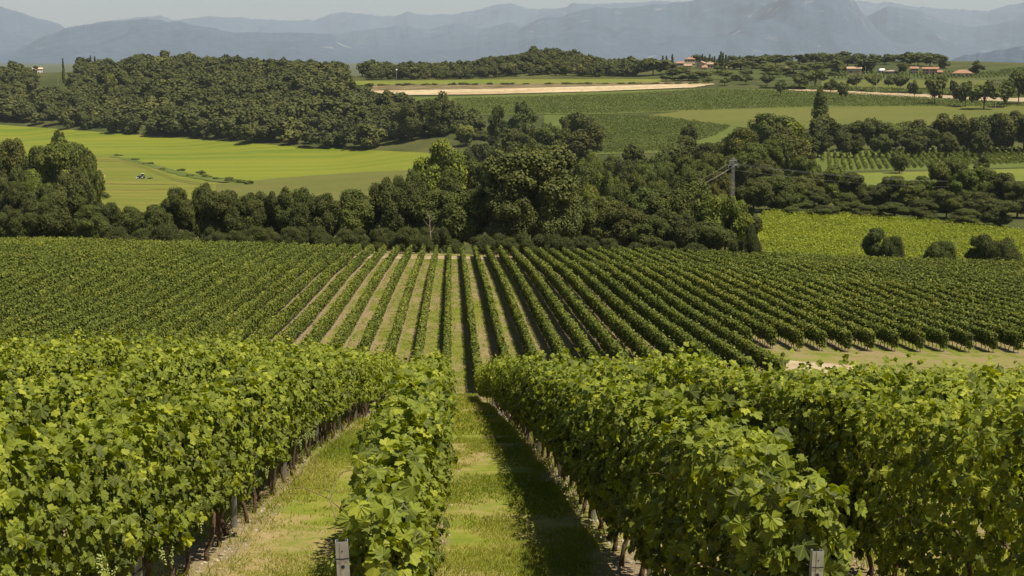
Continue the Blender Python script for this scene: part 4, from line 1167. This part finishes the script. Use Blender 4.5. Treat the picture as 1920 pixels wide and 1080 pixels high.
house(1218, 343, 22, 560, 4.2, 7, (.52, .44, .34), (.50, .33, .25), "farmhouse with pale pink roof buried in the thicket", rz=.9, rise=1.7, nwin=2)
house(1850, 124, 24, 2300, 6, 20, (.62, .60, .58), (.5, .48, .46), "grey warehouse on the plain beyond the cream villa", nwin=4, chimney=False, name="warehouse")
house(1893, 125, 16, 2350, 5, 16, (.58, .52, .46), (.46, .36, .3), "distant pale warehouse right of the grey one on the plain", nwin=3, chimney=False, name="warehouse")
for q, (p, y, w) in enumerate([(352, 122, 10), (366, 123, 8), (482, 126, 12), (498, 126, 10), (514, 125, 14), (530, 126, 10), (470, 125, 8)]):
    house(p, y, w, 2600 + 40 * q, 7, 12, (.70, .66, .60), (.5, .38, .3), f"tiny pale town house on the plain behind the wooded hill, {ordn(q + 1)} from the left" if q < 7 else "", nwin=3, chimney=False, name="town_house")

# ------------------------------------------------------------------ pylon, cables, poles, dead tree, tractor
PYL = solid('weathered_steel', (.27, .26, .25), .7, .2)


def pylon():
    d = 345.; P = at(1380, d); zt = z_at(298, d, 1380); h = zt - P[2]
    e = empty("lattice_pylon", P, .2); tag(e, "grey lattice steel pylon rising out of the thicket", "pylon")
    a, b_ = .46, .22
    for sx in (-1, 1):
        for sy in (-1, 1): MB().tube([(sx * a, sy * a, -.3), (sx * b_, sy * b_, h)], .05, 4).build("leg", PYL, e)
    m = MB(); n = int(h / .95)
    for k in range(n):
        z0, z1 = h * k / n, h * (k + 1) / n; r0 = a + (b_ - a) * k / n; r1 = a + (b_ - a) * (k + 1) / n
        for s in (-1, 1):
            q = 1 if k % 2 else -1
            m.tube([(-q * r0, s * r0, z0), (q * r1, s * r1, z1)], .026, 4); m.tube([(s * r0, -q * r0, z0), (s * r1, q * r1, z1)], .026, 4)
            m.tube([(-r1, s * r1, z1), (r1, s * r1, z1)], .026, 4)
    m.build("bracing", PYL, e)
    for k, (zz, L) in enumerate(((h - .4, .9), (h - 1.5, 1.2))):
        c = MB().tube([(-L, 0, zz), (L, 0, zz)], .06, 4).tube([(-L, 0, zz), (0, 0, zz + .7)], .03, 4).tube([(L, 0, zz), (0, 0, zz + .7)], .03, 4).build("crossarm", PYL, e)
        for s in (-1, 1): MB().tube([(s * L, 0, zz), (s * L, 0, zz - .7)], [.09, .06], 6).build("insulator", solid("insulator_glass", (.25, .3, .3), .3), c)
    ends = []
    for zz, s in ((h - 1.1, -1), (h - 2.5, -1), (h - 1.1, 1)):
        p0 = np.array(P) + (s * 1.0, 0, zz)
        Dl = at(1100, 300); p1 = np.array([Dl[0] + s * 2, Dl[1], z_at(385 + (0 if zz > h - 2 else 12), 300, 1100)])
        q1 = at(2050, 520); p2 = np.array([q1[0] + s * 2, q1[1], z_at(330 + (0 if zz > h - 2 else 10), 520, 2050)])
        for far, lab in ((p1, "towards the tree belt"), (p2, "over the small vineyard")):
            pts = [p0 * (1 - t) + far * t + np.array([0, 0, -4 * t * (1 - t) * 3.0]) for t in np.linspace(0, 1, 24)]
            c = MB().tube(pts, .014, 4).build("power_cable", solid("aluminium_cable", (.34, .34, .32), .5, .5))
            w_ = {(-1, True): "upper left", (-1, False): "lower left", (1, True): "right hand"}[(s, zz > h - 2)]
            tag(c, f"thin {w_} cable sagging from the lattice pylon {lab}", "cable", "cables strung from the pylon")
pylon()


def pole(px, base, top, d, label, r=.14, lamp=False):
    P = at(px, d); h = max(z_at(top, d, px) - P[2], 4)
    e = empty("utility_pole", P); tag(e, label, "pole", "thin utility poles on the plateau")
    MB().tube([(0, 0, -.3), (0, 0, h)], [r, r * .7], 6).build("shaft", solid("pale_concrete", (.5, .47, .42), .9), e)
    if lamp:
        m = MB()
        for k in range(5): pass
        m.tube([(0, 0, h), (0, 0, h + .35), (0, 0, h + .9), (0, 0, h + 1.5), (0, 0, h + 1.8)], [.3, .75, .95, .75, .2], 10).build("white_globe", solid("white_paint", (.8, .8, .78), .5), e, True)
    else: MB().box(-.9, .9, -.06, .06, h - .6, h - .45).build("crossbar", STEEL, e)
pole(743, 152, 133, 1430, "pole topped by a white globe at the plateau meadow's far edge", lamp=True, r=.2)
pole(923, 151, 141, 1430, "thin pole at the foot of the wooded knoll")
pole(1646, 162, 142, 1170, "pole standing alone in the khaki terrace")
pole(1745, 148, 130, 1300, "pole in front of the long orange farmhouse")
pole(1365, 160, 150, 1260, "short pole at the stubble field's right tip")
pole(1624, 137, 124, 1400, "pole beside the plain stone barn")
pole(1872, 170, 148, 1050, "pole among the trees at the right edge of the terraces")
pole(106, 160, 149, 1480, "pole in the clearing on the wooded hill")


def dead_tree():
    P = at(803, 257); h = z_at(393, 257, 803) - P[2]
    e = empty("dead_tree", P); tag(e, "bare pale dead tree with forked branches in front of the belt", "tree")
    MB().tube([(0, 0, -.2), (.1, 0, h * .4), (-.05, 0, h * .7), (.05, 0, h)], [.13, .10, .07, .02], 7).build("trunk", solid("dead_wood", (.30, .24, .18), .9, nscale=6), e)
    for z, a, l in ((.45, .6, 1.2), (.6, 3.4, 1.3), (.55, 5.5, .9), (.72, .3, 1.1), (.8, 2.8, .8)):
        MB().tube([(0, 0, h * z), (math.cos(a) * l * .5, math.sin(a) * .5 * l, h * z + .6), (math.cos(a) * l, math.sin(a) * l, h * z + 1.6)], [.05, .035, .012], 5).build("branch", MATS["dead_wood"], e)
dead_tree()


def tractor():
    P = hit([266], [336])[0]
    e = empty("tractor", P + np.array([0, 0, .35]), math.radians(172)); tag(e, "blue tractor with white bonnet grille towing a mower across the hay meadow", "tractor")
    blue = solid("blue_paint", (.03, .06, .20), .35, namt=.1); white = solid("white_metal", (.75, .75, .72), .4, namt=.05); rub = solid("tyre_rubber", (.02, .02, .02), .8)
    MB().box(.1, 2.2, -.45, .45, .85, 1.55).box(2.2, 2.38, -.4, .4, .8, 1.45).build("bonnet", blue, e)
    MB().box(-1.2, 2.2, -.3, .3, .55, .85).build("chassis", rub, e)
    c = MB().box(-1.1, .1, -.7, .7, 1.0, 1.5).box(-1.2, .2, -.78, .78, 2.72, 2.86).build("cab", white, e)
    MB().box(-1.05, .05, -.66, .66, 1.5, 2.72).build("window", GLASS, c)
    for s in (-1, 1):
        for x, r_, w_ in ((-.75, .85, .45), (1.75, .55, .34)):
            t = MB().tube([(x, s * .75, r_), (x, s * (.75 + w_), r_)], r_, 18).build("wheel", rub, e)
            MB().tube([(x, s * (.75 + w_), r_), (x, s * (.77 + w_), r_)], r_ * .55, 14).build("rim", white, t)
        MB().box(-1.4, -.1, s * .75 - .2 if s < 0 else .75, s * .75 + (0 if s < 0 else .45), 1.72, 1.8).build("mudguard", blue, e)
    MB().tube([(.9, .5, 1.5), (.9, .5, 2.4)], .06, 8).build("exhaust", rub, e)
    MB().box(2.45, 3.1, -1.2, 1.2, .2, .55).build("front_weight", white, e)
    e2 = empty("mower", P + np.array([4.6, -.6, .3]), math.radians(172)); tag(e2, "low dark mower trailing behind the blue tractor", "mower")
    MB().box(-1.0, 1.0, -1.4, 1.4, .3, .6).build("deck", rub, e2); MB().tube([(1.0, 0, .5), (2.9, 0, .75)], .07, 6).build("drawbar", STEEL, e2)
    for s in (-1, 1): MB().tube([(-.8, s * 1.4, .3), (-.8, s * 1.6, .3)], .3, 12).build("wheel", rub, e2)
tractor()

# ------------------------------------------------------------------ mountains
def rock_mat(name, hazy_veg, rock, amt, sc):
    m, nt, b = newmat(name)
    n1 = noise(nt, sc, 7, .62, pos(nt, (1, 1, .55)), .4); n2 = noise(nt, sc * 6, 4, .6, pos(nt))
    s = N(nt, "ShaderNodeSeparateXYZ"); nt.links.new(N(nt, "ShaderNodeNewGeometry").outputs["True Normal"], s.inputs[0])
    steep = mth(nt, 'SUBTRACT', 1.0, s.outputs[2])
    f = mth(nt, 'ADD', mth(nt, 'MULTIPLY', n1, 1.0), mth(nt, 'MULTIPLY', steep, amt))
    c = mixc(nt, ramp(nt, n2, .3, .7), hazy_veg, tuple(k * 1.5 for k in hazy_veg))
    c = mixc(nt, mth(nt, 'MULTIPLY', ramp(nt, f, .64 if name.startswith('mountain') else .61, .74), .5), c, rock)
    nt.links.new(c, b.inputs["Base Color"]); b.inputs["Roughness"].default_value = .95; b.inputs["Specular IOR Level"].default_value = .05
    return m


ROCK = rock_mat("mountain_hazy_forest_and_rock", (.044, .064, .096), (.36, .34, .32), .30, .0020)  # forest colour blued: part of the distance haze is painted into it
CLIFF = rock_mat("limestone_cliff", (.044, .064, .096), (.34, .33, .33), .22, .0036)  # forest between the cliffs carries the same painted haze blue


def ridge(prof, d, depth, seed, mat=ROCK, relief=.30, nu=420, nv=60):
    prof = np.array(prof, float)
    px = np.linspace(prof[0, 0], prof[-1, 0], nu)
    py = np.interp(px, prof[:, 0], prof[:, 1])
    py = py + 4.0 * fbm(px / 34, np.full(nu, seed * 3.1), seed, 5) - 2.2 * np.abs(fbm(px / 12, np.full(nu, seed * 5.7), seed + 3, 3))
    zt = np.array([z_at(p, d, q) for p, q in zip(py, px)])
    base = -85.0
    tv = np.concatenate([np.linspace(0, 1, nv), np.linspace(1, 0, 8)[1:]])            # foot, crest, back foot
    dd = np.concatenate([np.linspace(d - depth, d, nv), np.linspace(d, d + depth * .5, 8)[1:]])
    V = []
    D = ray(px, np.full(nu, 100.)); D = D[:, :2] / np.linalg.norm(D[:, :2], axis=1, keepdims=True)
    for t, q in zip(tv, dd):
        xy = D * q
        sc = depth * .22
        rel = fbm(xy[:, 0] / sc, xy[:, 1] / (sc * 1.6), seed + 50, 5)
        rdg = 1 - 2 * np.abs(fbm(xy[:, 0] / (sc * .8), xy[:, 1] / (sc * 2.4), seed + 90, 4))
        hgt = (zt - base) * (t ** 1.15)
        hgt = hgt + (zt - base) * relief * (rel + .6 * (rdg - .3)) * 4 * t * (1 - t)
        V.append(np.stack([xy[:, 0], xy[:, 1], base + np.maximum(hgt, -20)], -1))
    V = np.concatenate(V); nr = len(tv)
    a = np.arange(nr - 1)[:, None] * nu + np.arange(nu - 1)[None]
    o = obj("mountain", mesh("mountain", V, [np.stack([a, a + 1, a + nu + 1, a + nu], -1).reshape(-1, 4)], (mat,), smooth=True))
    tag(o, kind="structure")


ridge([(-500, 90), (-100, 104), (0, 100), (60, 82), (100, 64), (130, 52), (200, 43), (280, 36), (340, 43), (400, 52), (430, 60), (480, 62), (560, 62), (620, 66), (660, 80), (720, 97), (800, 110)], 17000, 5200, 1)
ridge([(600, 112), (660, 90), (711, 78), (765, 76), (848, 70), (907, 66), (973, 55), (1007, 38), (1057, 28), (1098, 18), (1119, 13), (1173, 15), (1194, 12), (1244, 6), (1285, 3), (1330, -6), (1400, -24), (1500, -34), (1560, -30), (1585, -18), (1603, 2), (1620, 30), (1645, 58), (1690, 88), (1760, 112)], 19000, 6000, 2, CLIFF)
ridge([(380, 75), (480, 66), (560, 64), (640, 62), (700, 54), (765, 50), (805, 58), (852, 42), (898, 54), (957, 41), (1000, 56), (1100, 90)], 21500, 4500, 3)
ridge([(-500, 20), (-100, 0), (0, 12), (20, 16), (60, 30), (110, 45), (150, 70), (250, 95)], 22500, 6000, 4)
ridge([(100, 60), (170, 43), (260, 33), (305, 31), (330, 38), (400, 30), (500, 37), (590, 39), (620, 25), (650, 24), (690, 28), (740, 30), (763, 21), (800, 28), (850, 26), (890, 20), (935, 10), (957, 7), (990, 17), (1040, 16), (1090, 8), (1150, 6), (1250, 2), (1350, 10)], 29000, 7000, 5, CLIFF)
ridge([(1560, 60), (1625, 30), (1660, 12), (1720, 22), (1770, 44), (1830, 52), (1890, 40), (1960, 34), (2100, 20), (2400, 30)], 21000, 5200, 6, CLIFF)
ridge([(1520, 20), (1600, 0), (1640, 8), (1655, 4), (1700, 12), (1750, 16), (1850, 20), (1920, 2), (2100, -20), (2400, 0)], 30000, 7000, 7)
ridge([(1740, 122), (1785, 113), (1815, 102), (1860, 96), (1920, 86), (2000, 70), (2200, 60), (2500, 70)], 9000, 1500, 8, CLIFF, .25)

# ------------------------------------------------------------------ labels of trees
def tree_words(kind, col, h, wm):
    c = {DK: "dark green", MD: "mid green", YG: "yellow-green airy", GR: "grey-green", BR: "brownish green", LG: "light green", PALE: "pale silvery"}.get(col, "blackish-green")
    k = {"column": "columnar poplar", "cypress": "slim cypress", "shrub": "bush"}.get(kind, "tree")
    s = {"tall": "upright ", "wide": "spreading ", "open": "loose "}.get(kind, {"round": "round ", "dome": "bushy "}.get(kind, ""))
    return f"{c} {s}{k}"


from collections import defaultdict
bel = defaultdict(list)
for t in TREES: bel[(t[1], "bush" if t[3] == "shrub" else "tree")].append(t)
for (belt, what), ts in bel.items():
    ts.sort(key=lambda t: t[0])
    at_w = "on" if belt.startswith(("the ditch", "the yellow", "the top", "the bank", "the long earth", "the terraces", "the village ridge", "the plateau", "the wooded")) else ("at" if belt.startswith("the foot") else "in")
    for q, t in enumerate(ts):
        words = tree_words(*t[3:])
        lab = f"{words} {at_w} {belt}" if len(ts) == 1 else f"{words}, {ordn(q + 1)} {what} from left {at_w} {belt}"
        tag(t[2], lab, what, "trees and bushes of " + belt)
print("trees", len(TREES))

# ------------------------------------------------------------------ haze: one even box of air around everything
hz = MB().box(-26000, 30000, -3000, 36000, -140, 2600)
hm = bpy.data.materials.new("haze"); hm.use_nodes = True
hnt = hm.node_tree
hnt.nodes.remove(hnt.nodes["Principled BSDF"])
pv = N(hnt, "ShaderNodeVolumePrincipled")
pv.inputs["Color"].default_value = (.71, .79, .91, 1)
pv.inputs["Density"].default_value = 3.0e-5
pv.inputs["Density Attribute"].default_value = ""
hnt.links.new(pv.outputs[0], hnt.nodes["Material Output"].inputs["Volume"])
ho = hz.build("haze", hm); tag(ho, kind="stuff")
